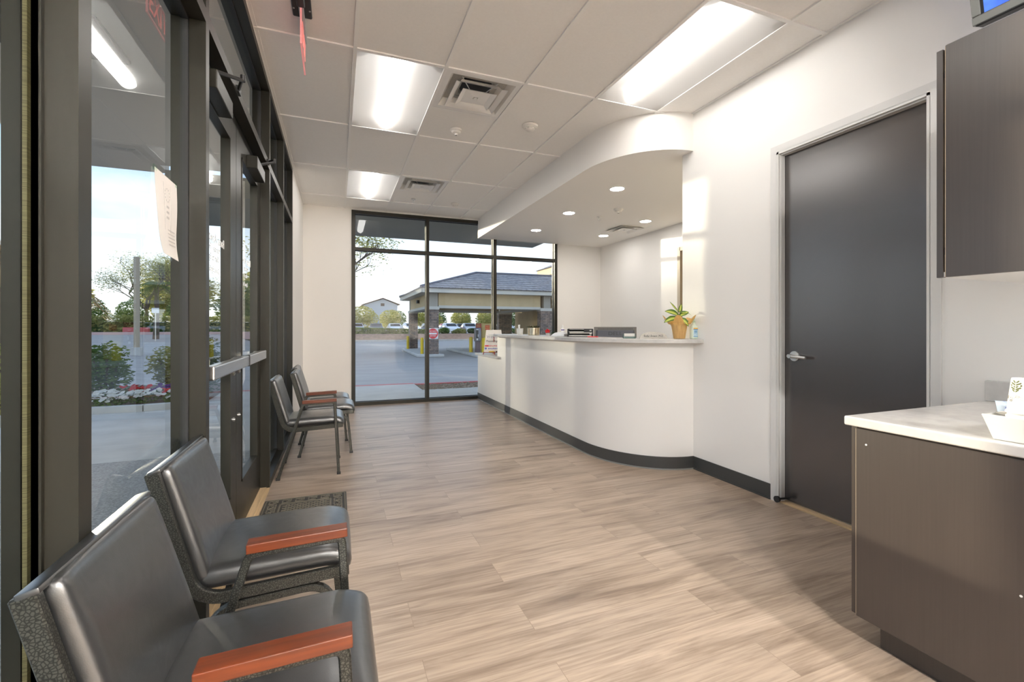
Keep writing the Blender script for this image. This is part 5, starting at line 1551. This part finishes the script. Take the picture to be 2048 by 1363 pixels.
# DO NOT ENTER sign on the near pillar
sxx, syy, szz = 5.055, 23.128, 0.905
t = thing('road_sign', 'square white sign with a red DO NOT ENTER disc on the stone pillar', 'sign', (sxx, syy, szz))
bm = newbm(); box(bm, sxx - 0.275, sxx + 0.275, syy, syy + 0.012, szz - 0.275, szz + 0.275); bevel(bm, 0.01, 1); obj('plate', bm, M['vinyl'], t)
bm = newbm(); cyl(bm, (sxx, szz), 0.262, syy - 0.004, syy, 40, axis='y'); dsc = obj('disc', bm, M['red_ink'], t)
bm = newbm(); box(bm, sxx - 0.20, sxx + 0.20, syy - 0.007, syy - 0.003, szz - 0.040, szz + 0.040)
text(bm, 'DO NOT', 0.105, (sxx, syy - 0.006, szz + 0.115), (1, 0, 0), (0, 0, 1), 0.001); text(bm, 'ENTER', 0.105, (sxx, syy - 0.006, szz - 0.120), (1, 0, 0), (0, 0, 1), 0.001)
obj('lettering', bm, M['vinyl'], dsc, label='white bar and lettering')
# the same sign faces the entrance doors
# bollards
def bollard(label, x, y, r, z0, z1):
    t = thing('bollard', label, 'bollard', (x, y, z0), 'yellow bollards')
    bm = newbm(); lathe(bm, (x, y, 0), [(0, z0), (r, z0), (r, z1 - r * 0.6), (r * 0.75, z1 - 0.15 * r), (0, z1)], 18); obj('post', bm, M['yellow'], t, True)
bollard('yellow bollard beside the farther left stone pillar', 4.72, 29.6, 0.085, -0.15, 0.68)
bollard('yellow bollard in front of the nearer left stone pillar', 4.58, 23.6, 0.085, -0.15, 0.70)
bollard('yellow bollard left of the grey payment terminal', 7.42, 24.35, 0.10, -0.15, 0.70)
bollard('wide yellow bollard in front of the gold cash machine', 7.92, 23.4, 0.16, -0.15, 0.68)

# payment terminal and cash machine
t = thing('payment_terminal', 'grey drive up terminal with a dark screen beside the cash machine', 'terminal', (7.68, 24.0, -0.15))
bm = newbm(); box(bm, 7.555, 7.86, 23.85, 24.2, 0.45, 1.20); bevel(bm, 0.02, 1); obj('head', bm, mat('grey_metal_case', (0.22, 0.22, 0.26), 0.4, 0.5), t)
bm = newbm(); box(bm, 7.60, 7.83, 23.9, 24.15, -0.15, 0.45); obj('pedestal', bm, M['purple_grey'], t)
bm = newbm(); box(bm, 7.57, 7.70, 23.842, 23.852, 0.62, 1.10); obj('screen', bm, M['black'], t)
bm = newbm(); box(bm, 7.60, 7.68, 23.836, 23.844, 0.52, 0.62); box(bm, 7.58, 7.70, 23.836, 23.844, 1.08, 1.12); box(bm, 7.67, 7.695, 23.836, 23.844, 0.70, 0.84); obj('keypad', bm, M['offwhite'], t)
t = thing('cash_machine', 'tall gold drive up cash machine with red square signs', 'cash machine', (8.3, 24.6, -0.15))
bm = newbm(); box(bm, 8.05, 8.72, 24.3, 25.6, -0.15, 1.46); bevel(bm, 0.03, 1); obj('cabinet', bm, M['atm_gold'], t)
bm = newbm(); box(bm, 8.042, 8.052, 24.42, 25.45, 1.00, 1.44); box(bm, 8.24, 8.50, 24.292, 24.302, 1.08, 1.34); rp2 = obj('sign_panel', bm, M['atm_red'], t, label='red square panel')
bm = newbm()
for s_, dz in (('WELLS', 0.05), ('FARGO', -0.05)):
    text(bm, s_, 0.085, (8.37, 24.290, 1.21 + dz), (1, 0, 0), (0, 0, 1), 0.001, 'CENTER', 0.85); text(bm, s_, 0.20, (8.040, 24.93, 1.22 + dz * 2.0), (0, -1, 0), (0, 0, 1), 0.001, 'CENTER', 1.0)
obj('lettering', bm, M['atm_text'], rp2, label='gold lettering')
bm = newbm(); box(bm, 8.15, 8.62, 24.29, 24.302, 0.60, 0.64); obj('slot', bm, M['black'], t)

# ------------------------------------------------------------------ other buildings
t = thing('house', 'pale grey gabled house far beyond the parked cars', 'house', (11.0, 120, 0.3))
bm = newbm()
for y in (120.0, 132.0):
    pass
P_ = [(6.9, 0.3), (15.0, 0.3), (15.0, 7.1), (11.35, 8.5), (6.9, 7.0)]
F_ = [bm.verts.new((x, 120, z)) for x, z in P_]; K_ = [bm.verts.new((x, 134, z)) for x, z in P_]
bm.faces.new(F_); bm.faces.new(K_[::-1])
for k in range(5): bm.faces.new((F_[k], F_[(k + 1) % 5], K_[(k + 1) % 5], K_[k]))
obj('wall', bm, M['housewall'], t)
bm = newbm(); slab(bm, [(6.2, 119.4, 6.85), (11.35, 119.4, 8.62), (11.35, 134.5, 8.62), (6.2, 134.5, 6.85)], 0.16); slab(bm, [(11.35, 119.4, 8.62), (15.6, 119.4, 7.05), (15.6, 134.5, 7.05), (11.35, 134.5, 8.62)], 0.16); obj('roof', bm, M['darkroof'], t)
bm = newbm(); box(bm, 10.85, 11.75, 119.9, 120.0, 6.7, 7.4); obj('gable_vent', bm, M['darkroof'], t)
t = thing('tall_building', 'taller tan building behind the canopy at the right window edge', 'building', (20, 30, 0))
bm = newbm(); box(bm, 17.0, 30, 20.0, 34.6, -0.3, 5.5); obj('wall', bm, M['stucco'], t)
bm = newbm(); box(bm, 16.35, 30.5, 19.4, 35.2, 5.45, 6.0); obj('fascia', bm, mat('peach_fascia', (0.62, 0.50, 0.34), 0.8), t)
bm = newbm()
bs = [(16.2, 19.2, 6.0), (30.7, 19.2, 6.0), (30.7, 35.35, 6.0), (16.2, 35.35, 6.0)]; ap = [(23, 26.0, 9.0), (24, 28.5, 9.0)]
B_ = [bm.verts.new(p) for p in bs]; A_ = [bm.verts.new(p) for p in ap]
bm.faces.new(B_); bm.faces.new((B_[0], B_[1], A_[0])); bm.faces.new((B_[1], B_[2], A_[1], A_[0])); bm.faces.new((B_[2], B_[3], A_[1])); bm.faces.new((B_[3], B_[0], A_[0], A_[1]))
obj('roof', bm, M['rooftile'], t)

# ------------------------------------------------------------------ plants outside
def leaves_mesh(rnd, blobs, n, s, flat=0.0):
    bm = newbm()
    tot = sum(b[3] * b[4] * b[5] for b in blobs)
    for c0, c1, c2, a, b, c in blobs:
        m = max(3, int(n * a * b * c / tot))
        for k in range(m):
            while True:
                p = V(rnd.uniform(-1, 1), rnd.uniform(-1, 1), rnd.uniform(-1, 1))
                if 0.15 < p.length < 1: break
            p = p.normalized() * p.length ** 0.6
            q = V(c0 + p.x * a, c1 + p.y * b, c2 + p.z * c)
            d = V(rnd.uniform(-1, 1), rnd.uniform(-1, 1), rnd.uniform(-1, 1) * (1 - flat)).normalized()
            u, w = frame_axes(d)
            l = s * rnd.uniform(0.6, 1.3); wd = l * 0.42
            vs = [bm.verts.new(q + u * x * l + w * y * wd) for x, y in ((-1, 0), (0, -1), (1, 0), (0, 1))]
            bm.faces.new(vs)
    return bm

def branches(rnd, h, r, spread, levels, start=0.4):
    bm = newbm(); tips = []
    def grow(p, d, L, rad, lv):
        pts = [p]; q = p
        for k in range(3):
            d = (d + V(rnd.uniform(-.18, .18), rnd.uniform(-.18, .18), rnd.uniform(-.05, .12))).normalized()
            q = q + d * L / 3; pts.append(q)
        tube(bm, pts, [rad * (1 - 0.16 * i) for i in range(4)], 5 if lv else 7, False)
        if lv >= levels: tips.append(q); return
        for k in range(3 if lv else 5):
            a = rnd.uniform(0, 2 * math.pi)
            nd = (d * 0.75 + V(math.cos(a), math.sin(a), rnd.uniform(0.0, 0.5)) * spread).normalized()
            grow(pts[-1] if k < 2 else pts[2], nd, L * rnd.uniform(0.6, 0.8), rad * 0.55, lv + 1)
    grow(V(0, 0, 0), V(0, 0, 1), h * start, r, 0)
    return bm, tips

def make_tree(name, seed, h, crown_blobs, nleaf, s, lm, r=0.12, levels=3, spread=0.75, start=0.38, tipleaf=0.0):
    rnd = random.Random(seed)
    t = thing(name, '', 'tree', (0, 0, 0))
    bm, tips = branches(rnd, h, r, spread, levels, start)
    obj('trunk', bm, M['bark'], t)
    blobs = list(crown_blobs)
    if tipleaf: blobs += [(p.x, p.y, p.z, tipleaf, tipleaf, tipleaf * 0.7) for p in tips]
    obj('foliage', leaves_mesh(rnd, blobs, nleaf, s), lm, t)
    return t
def place(proto, used, loc, scale, rz, label, group):
    o = proto if not used else copy_tree(proto)
    o.location = loc; o.rotation_euler = (0, 0, rz); o.scale = (scale,) * 3
    o['label'] = label; o['group'] = group
    return o

TG = 'trees outside the windows'
tA = make_tree('sparse_tree', 11, 6.5, [], 6500, 0.052, M['leaf_olive'], 0.13, 4, 0.85, 0.34, 0.75)
place(tA, False, (0.20, 27.5, -0.3), 1.38, 0.4, 'sparse twiggy tree at the left edge of the far window', TG)
place(tA, True, (-13.6, 44.0, 0.86), 1.15, 2.0, 'sparse backlit tree across the street behind the lamp post', TG)
place(tA, True, (-27.5, 42.0, 0.86), 1.15, 4.0, 'sparse backlit tree farthest left across the street', TG)
place(tA, True, (-9.6, 38.0, 0.86), 0.95, 5.1, 'sparse backlit tree just left of the paper notice', TG)
tB = make_tree('dense_tree', 5, 5.0, [(0, 0, 3.4, 2.4, 2.4, 1.7), (-1.4, 0.6, 2.6, 1.6, 1.6, 1.3), (1.5, -0.4, 2.7, 1.6, 1.6, 1.3), (0, 0, 1.7, 1.8, 1.8, 1.0)], 3000, 0.19, M['leaf_yellow'], 0.16, 2, 0.8, 0.3)
for k, (x, y, z, s, rz, lb) in enumerate((
        (4.3, 78, 0.36, 0.86, 0.3, 'yellow green tree behind the cars at the left window edge'),
        (9.2, 82, 0.36, 0.78, 1.3, 'yellow green tree below the gabled house'),
        (14.2, 80, 0.36, 0.85, 2.2, 'yellow green tree just left of the canopy eave'),
        (-34, 50, 0.86, 1.15, 0.9, 'round yellow green tree across the street at the far left'),
        (-17.0, 64, 0.86, 1.50, 2.9, 'round yellow green tree across the street left of the lamp post'),
        (-20.5, 76, 0.86, 1.60, 1.7, 'round yellow green tree across the street behind the lamp post'),
        (26.0, 78, 0.36, 0.86, 0.8, 'yellow green tree beyond the cash machine'),
        (17.4, 88, 0.36, 0.82, 3.3, 'yellow green tree under the canopy right of the near pillar'),
        (22.9, 86, 0.36, 0.80, 4.1, 'yellow green tree under the canopy above the parked cars'),
        (29.6, 90, 0.36, 0.85, 5.2, 'yellow green tree between the right hand pillars'),
        (-27.4, 60, 0.86, 1.33, 0.2, 'yellow green tree across the street behind the dark upright'),
        (-37.5, 67, 0.86, 1.22, 2.2, 'yellow green tree across the street beyond the left edge'),
        (-9.5, 68, 0.86, 1.5, 4.2, 'yellow green tree across the street beside the notice'))):
    place(tB, k > 0, (x, y, z), s, rz, lb, TG)
tC = make_tree('dark_tree', 8, 5.0, [(0, 0, 3.2, 2.2, 2.2, 1.9), (-1.2, 0.5, 2.2, 1.6, 1.6, 1.3), (1.3, 0.2, 2.4, 1.5, 1.5, 1.3)], 3000, 0.17, M['leaf_green'], 0.16, 2, 0.8, 0.3)
for k, (x, y, z, s, rz, lb) in enumerate((
        (20.2, 96, 0.36, 0.95, 0.3, 'green tree under the middle of the canopy beam'),
        (31.5, 80, 0.36, 0.9, 1.9, 'green tree seen between the right stone pillars'),
        (11.6, 93, 0.36, 0.85, 2.4, 'small green tree far behind the left stone pillars'),
        (-8.6, 55, 0.86, 1.05, 1.0, 'green tree across the street below the paper notice'),
        (-36, 56, 0.86, 1.2, 3.0, 'green tree across the street behind the leftmost shrubs'),
        (-0.5, 82, 0.36, 1.1, 2.0, 'green tree hidden behind the twigs of the window edge tree'),
        (-22.5, 57, 0.86, 0.66, 0.5, 'low green tree across the street between the uprights'),
        (-18.3, 55, 0.86, 0.60, 1.5, 'low green tree across the street left of the tan post'),
        (-14.3, 56, 0.86, 0.68, 2.5, 'low green tree across the street behind the tan post'),
        (-6.4, 52, 0.86, 0.70, 3.5, 'low green tree across the street seen past the door glass'),
        (26.0, 97, 0.36, 0.95, 5.0, 'dark green tree behind the cars below the canopy roof'))):
    place(tC, k > 0, (x, y, z), s, rz, lb, TG)

# palm with hanging fronds near the left window, and a distant one
def make_palm(h, seed, dry):
    rnd = random.Random(seed)
    t = thing('palm_tree', '', 'palm', (0, 0, 0))
    bm = newbm(); tube(bm, [(0, 0, 0), (0.05, 0, h * 0.5), (0.02, 0.03, h)], [0.16, 0.12, 0.11], 9); obj('trunk', bm, M['bark'], t)
    bm = newbm()
    for k in range(34):
        a = rnd.uniform(0, 2 * math.pi); e = rnd.uniform(-0.3, 1.1); L = rnd.uniform(1.0, 1.5)
        d = V(math.cos(a), math.sin(a), 0); p = V(0.02, 0.03, h)
        prev = None
        for i in range(9):
            u = i / 8
            c = p + d * L * u * math.cos(e * 0.8) + V(0, 0, 1) * (L * u * math.sin(e) - 0.75 * u * u * L)
            s = d.cross(V(0, 0, 1))
            if i > 1:
                for sd in (-1, 1):
                    for q in range(3):
                        b = c - d * 0.045 * q
                        tip = b + s * sd * 0.30 * (1 - u * 0.6) + d * 0.10 - V(0, 0, 0.12)
                        f = [bm.verts.new(b), bm.verts.new(b + d * 0.022), bm.verts.new(tip)]; bm.faces.new(f)
            if prev is not None and i: tube(bm, [prev, c], 0.008, 4, False)
            prev = c
    obj('fronds', bm, M['leaf_dry'] if dry else M['leaf_green'], t)
    return t
pm = make_palm(2.6, 4, True); pm.location = (-5.15, 10.9, -0.02); pm['label'] = 'dry brown palm crown at the leftmost edge of the near pane'; pm['group'] = 'palms'
pm2 = make_palm(3.0, 6, False); pm2.location = (-9.2, 31.5, 0.55); pm2['label'] = 'dark distant palm behind the white post sign'; pm2['group'] = 'palms'

# shrubs and flower bed outside the glazed front
bm = newbm()
prism(bm, [(-1.55, 8.45), (-2.2, 8.30), (-3.0, 8.28), (-3.6, 7.9), (-4.0, 7.2), (-6.5, 7.0), (-7.5, 9), (-7.2, 11.4), (-1.6, 11.4)], -0.30, 0.03)
struct('flower_bed', bm, mat('dark_mulch', (0.10, 0.065, 0.05), 0.95, var=((18, 18, 18), 0.4)), label='mulched planting bed outside the glazed front', cat='ground')
bm = newbm()
pth = [(-1.5, 8.40), (-2.2, 8.24), (-3.02, 8.22), (-3.65, 7.83), (-4.05, 7.13), (-6.5, 6.93)]
for a, b in zip(pth, pth[1:]):
    d = (Vector(b) - Vector(a)).normalized(); n_ = Vector((-d.y, d.x)) * 0.06
    prism(bm, [(a[0] + n_.x, a[1] + n_.y), (b[0] + n_.x, b[1] + n_.y), (b[0] - n_.x, b[1] - n_.y), (a[0] - n_.x, a[1] - n_.y)], -0.30, 0.07)
struct('kerb_bed', bm, M['concrete'], label='pale concrete edging of the planting bed', cat='kerb')
def shrub(label, x, y, r, h, lm, n, s, seed, z=0.0):
    t = thing('shrub', label, 'shrub', (x, y, z), 'shrubs in the planting beds')
    rnd = random.Random(seed)
    bl = [(x + rnd.uniform(-.4, .4) * r, y + rnd.uniform(-.4, .4) * r, z + h * rnd.uniform(0.35, 0.7), r * 0.7, r * 0.7, h * 0.42) for k in range(6)]
    obj('foliage', leaves_mesh(rnd, bl, int(n * 1.9), s * 1.25), lm, t)
    bm = newbm()
    for k in range(7):
        a = rnd.uniform(0, 6.28); tube(bm, [(x, y, z - 0.05), (x + r * 0.5 * math.cos(a), y + r * 0.5 * math.sin(a), z + h * 0.75)], 0.012, 5, False)
    obj('stems', bm, M['bark'], t)
SH = [('green shrub behind the white flowers on the left', -3.3, 9.95, 0.45, 0.90, M['leaf_green'], 1100, 0.032, 1),
      ('olive shrub behind the red flowers in the middle', -2.45, 10.3, 0.42, 0.85, M['leaf_olive'], 1000, 0.032, 2),
      ('dark green shrub beside the post of the double doors', -1.75, 9.7, 0.34, 1.05, M['leaf_dark'], 1100, 0.030, 3),
      ('light shrub at the left edge of the near pane', -4.35, 8.9, 0.50, 0.95, M['leaf_olive'], 1200, 0.035, 4),
      ('low yellow green shrub beside the walk at the left edge', -3.75, 8.25, 0.30, 0.55, M['leaf_yellow'], 900, 0.030, 5),
      ('tall green shrub behind the leftmost one', -6.4, 10.2, 0.6, 1.35, M['leaf_green'], 1300, 0.038, 6),
      ('olive shrub left of the white flowers', -4.2, 10.3, 0.40, 0.75, M['leaf_olive'], 900, 0.032, 7)]
for a in SH: shrub(*a)
def flower(label, x, y, r, pm_, seed, n):
    t = thing('flowering_plant', label, 'flowers', (x, y, 0.03), 'bedding flowers by the walk')
    rnd = random.Random(seed)
    obj('leaves', leaves_mesh(rnd, [(x, y, 0.10, r, r, 0.08)], 260, 0.026), M['leaf_green'], t)
    bm = newbm()
    for k in range(n):
        a = rnd.uniform(0, 6.28); q = r * math.sqrt(rnd.random())
        c = V(x + q * math.cos(a), y + q * math.sin(a), 0.17 + rnd.uniform(-0.04, 0.06))
        nrm = V(rnd.uniform(-.6, .6), rnd.uniform(-.9, .1), 1).normalized(); u, w = frame_axes(nrm); s = rnd.uniform(0.032, 0.048)
        ce = bm.verts.new(c - nrm * 0.014)
        rim = [bm.verts.new(c + (u * math.cos(j * 0.6283) + w * math.sin(j * 0.6283)) * s * (1.0 if j % 2 else 0.82)) for j in range(10)]
        for j in range(10): bm.faces.new((ce, rim[j], rim[(j + 1) % 10]))
    obj('petals', bm, pm_, t)
FL = [('white petunia clump at the front edge on the left', -2.72, 8.50, 0.22, M['petal_white'], 1, 46), ('white petunia clump behind the first one', -2.98, 9.05, 0.22, M['petal_white'], 2, 40),
      ('white petunia clump in the middle of the bed', -2.38, 8.80, 0.22, M['petal_white'], 3, 46), ('small white clump below the red flowers by the door post', -1.98, 8.62, 0.10, M['petal_white'], 4, 14),
      ('red flower clump by the door post', -2.02, 8.95, 0.17, M['petal_red'], 5, 34), ('red flower clump behind the middle white one', -2.72, 9.5, 0.20, M['petal_red'], 6, 26),
      ('purple flower clump behind the white ones', -2.28, 9.45, 0.20, M['petal_purple'], 7, 34), ('white petunia clump at the far left of the bed', -3.30, 8.75, 0.18, M['petal_white'], 8, 30)]
for a in FL: flower(*a)

# street furniture on the left
t = thing('lamp_post', 'tall tan lamp post across the drive on the left', 'lamp post', (-6.9, 22.0, gz(-6.9, 22)))
z0 = gz(-6.9, 22) - 0.05
bm = newbm(); box(bm, -6.98, -6.82, 21.92, 22.08, z0, 4.0); bevel(bm, 0.01, 1); obj('post', bm, mat('tan_post', (0.42, 0.35, 0.26), 0.6), t)
bm = newbm(); box(bm, -7.06, -6.74, 21.84, 22.16, z0, z0 + 0.35); obj('footing', bm, M['concrete'], t)
t = thing('street_sign', 'small white sign on a thin post across the street', 'sign', (-8.75, 30.0, gz(-8.75, 30)))
z0 = gz(-8.75, 30) - 0.05
bm = newbm(); box(bm, -8.77, -8.73, 29.98, 30.02, z0, 2.25); obj('post', bm, M['steel'], t)
bm = newbm(); box(bm, -8.91, -8.58, 29.95, 29.97, 2.0, 2.28); obj('plate', bm, M['vinyl'], t)
t = thing('hydrant_box', 'low red box on the verge across the street', 'box', (-11.9, 36.8, 0.86))
bm = newbm(); box(bm, -12.6, -11.2, 36.7, 37.0, 0.86, 1.22); bevel(bm, 0.03, 1); obj('housing', bm, M['kerb_red'], t)

# hedge and shrubs on the retaining wall
t = thing('hedge', 'clipped green hedge on top of the low brown wall', 'hedge', (6.0, 52.9, 0.36))
rnd = random.Random(21)
bm = newbm()
for k in range(9000):
    x = rnd.uniform(-1.5, 11.5); hgt = 1.28 - 0.03 * (x + 1.5)
    f = rnd.random()
    y = 52.62 + (0 if f < 0.5 else rnd.uniform(0, 0.9)); z = rnd.uniform(0.40, hgt) if f < 0.5 else hgt
    q = V(x, y + rnd.uniform(-.08, .08), z + rnd.uniform(-.06, .06)); d = V(rnd.uniform(-1, 1), rnd.uniform(-1, .3), rnd.uniform(-.4, 1)).normalized(); u, w = frame_axes(d); s = rnd.uniform(0.06, 0.12)
    bm.faces.new([bm.verts.new(q + u * a * s + w * b * s * 0.6) for a, b in ((-1, 0), (0, -1), (1, 0), (0, 1))])
obj('foliage', bm, M['leaf_green'], t)
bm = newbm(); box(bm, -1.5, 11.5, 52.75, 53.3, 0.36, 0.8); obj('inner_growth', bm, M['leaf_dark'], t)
for k, (x, r, h, lm) in enumerate(((12.6, 0.9, 0.75, M['leaf_green']), (14.3, 1.0, 0.7, M['leaf_olive']), (16.2, 1.0, 0.75, M['leaf_dark']), (18.2, 1.0, 0.7, M['leaf_green']), (20.0, 0.9, 0.65, M['leaf_olive']), (22.0, 1.1, 0.8, M['leaf_green']), (24.2, 1.0, 0.75, M['leaf_dark']), (26.4, 1.1, 0.8, M['leaf_olive']))):
    lb = ['right beside the hedge end', 'behind the far stone pillar', 'behind the near stone pillar', 'right of the DO NOT ENTER sign', 'below the parked white car', 'left of the payment terminal', 'behind the payment terminal', 'behind the gold cash machine'][k]
    shrub('low shrub on the brown wall ' + lb, x, 53.7, r * 0.85, h, lm, 700, 0.085, 40 + k, 0.40)

t = thing('street_hedge', 'long low hedge along the verge across the street', 'hedge', (-16, 39.5, 0.86))
rnd = random.Random(31)
bm = newbm()
for k in range(7000):
    q = V(rnd.uniform(-30, -5), 39.0 + rnd.uniform(-.15, .9), 0.86 + rnd.random() ** 0.7 * 1.15 + rnd.uniform(-.1, .1)); d = V(rnd.uniform(-1, 1), rnd.uniform(-1, .3), rnd.uniform(-.4, 1)).normalized(); u, w = frame_axes(d); s = rnd.uniform(0.07, 0.15)
    bm.faces.new([bm.verts.new(q + u * a * s + w * b * s * 0.6) for a, b in ((-1, 0), (0, -1), (1, 0), (0, 1))])
obj('foliage', bm, M['leaf_olive'], t)
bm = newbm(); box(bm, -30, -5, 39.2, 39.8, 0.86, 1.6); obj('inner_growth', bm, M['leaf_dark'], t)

# ------------------------------------------------------------------ parked cars
def make_car():
    t = thing('parked_car', '', 'car', (0, 0, 0), 'parked cars beyond the low wall')
    # side profile (x forward), lofted across the width
    prof = [(-2.15, 0.35), (-2.2, 0.70), (-2.10, 0.92), (-1.55, 1.00), (-0.95, 1.38), (-0.45, 1.46), (0.30, 1.43), (0.95, 1.00), (1.80, 0.86), (2.15, 0.68), (2.2, 0.38)]
    bm = newbm()
    secs = []
    for y, k in ((-0.88, 0.0), (-0.84, 0.6), (-0.70, 1.0), (0.0, 1.02), (0.70, 1.0), (0.84, 0.6), (0.88, 0.0)):
        row = []
        for x, z in prof:
            zz = min(z, 0.98) + (z - min(z, 0.98)) * k
            row.append(bm.verts.new((x * (0.99 if k == 0 else 1.0), y, zz)))
        secs.append(row)
    for a, b in zip(secs, secs[1:]):
        n = len(prof)
        for k in range(n): bm.faces.new((a[k], a[(k + 1) % n], b[(k + 1) % n], b[k]))
    bm.faces.new(secs[0]); bm.faces.new(secs[-1][::-1])
    body = obj('body', bm, M['vinyl'], t, True)
    bm = newbm()
    # windscreens and side windows set just proud of the cabin
    def q(*p): bm.faces.new([bm.verts.new(v) for v in p])
    q((0.40, -0.66, 1.385), (0.40, 0.66, 1.385), (0.92, 0.72, 1.045), (0.92, -0.72, 1.045))
    q((-0.98, -0.66, 1.375), (-0.98, 0.66, 1.375), (-1.50, 0.72, 1.055), (-1.50, -0.72, 1.055))
    for s in (-1, 1): q((-1.30, s * 0.868, 1.03), (0.75, s * 0.868, 1.03), (0.28, s * 0.775, 1.35), (-0.85, s * 0.775, 1.35))
    bmesh.ops.solidify(bm, geom=bm.faces[:], thickness=0.03)
    obj('windows', bm, M['carglass'], t)
    for x in (-1.35, 1.35):
        for s in (-1, 1):
            bm = newbm(); cyl(bm, (x, 0.33), 0.33, s * 0.72, s * 0.90, 20, axis='y'); wh = obj('wheel', bm, M['tyre'], t)
            bm = newbm(); cyl(bm, (x, 0.33), 0.19, s * 0.90, s * 0.91, 14, axis='y'); obj('hub', bm, M['steel'], wh)
    bm = newbm()
    for s in (-1, 1): box(bm, 2.06, 2.16, s * 0.72 - 0.14, s * 0.72 + 0.14, 0.62, 0.76)
    obj('headlight', bm, M['vinyl'], t)
    bm = newbm()
    for s in (-1, 1): box(bm, -2.19, -2.08, s * 0.74 - 0.12, s * 0.74 + 0.12, 0.70, 0.88)
    obj('tail_light', bm, M['red_ink'], t)
    return t
for nm, c in (('car_white', (0.72, 0.73, 0.75)), ('car_silver', (0.38, 0.40, 0.43)), ('car_black', (0.025, 0.028, 0.035)), ('car_red', (0.30, 0.03, 0.04)), ('car_blue', (0.06, 0.10, 0.20))):
    M[nm] = mat(nm + '_paint', c, 0.25, coat=0.5)
proto = make_car()
CARS = [(3.0, 67, 'car_silver', 'silver car at the left edge of the far window', 1.50), (5.7, 68, 'car_black', 'black car behind the left part of the hedge', 1.62), (8.2, 67, 'car_white', 'white car above the middle of the hedge', 1.55), (10.7, 68, 'car_blue', 'blue car above the right end of the hedge', 1.66),
        (13.2, 67.5, 'car_silver', 'silver car between the two left stone pillars', 1.5), (9.6, 61.5, 'car_white', 'white car just left of the far stone pillar, nearer than the blue one', 1.45), (12.3, 61, 'car_black', 'black car low between the two left stone pillars', 1.6),
        (15.0, 61.5, 'car_white', 'white car nearest to the right of the near pillar', 1.5), (17.6, 61, 'car_silver', 'silver car low behind the shrubs under the canopy', 1.62), (15.8, 67, 'car_red', 'red car right of the near stone pillar', 1.42), (18.4, 68, 'car_black', 'black car under the middle of the canopy, farther back', 1.6),
        (21.0, 67, 'car_white', 'white car left of the payment terminal', 1.5), (20.3, 61.5, 'car_black', 'black car left of the payment terminal in front of the white one', 1.7), (23.2, 61.5, 'car_silver', 'silver car just left of the gold cash machine', 1.5), (25.9, 61, 'car_blue', 'blue car behind the right pillars', 1.55), (28.6, 61.5, 'car_white', 'white car behind the right pillars', 1.6)]
body_mesh = proto.children[0].data if proto.children[0].name.startswith('body') else [c for c in proto.children if c.name.startswith('body')][0].data
meshes = {}
for k, (x, y, m, lb, rz) in enumerate(CARS):
    o = proto if k == 0 else copy_tree(proto)
    o.location = (x, y, 0.36); o.rotation_euler = (0, 0, -rz); o['label'] = lb
    for ch in o.children:
        if ch.name.startswith('body'):
            if m not in meshes:
                me = body_mesh.copy(); me.materials.clear(); me.materials.append(M[m]); meshes[m] = me
            ch.data = meshes[m]
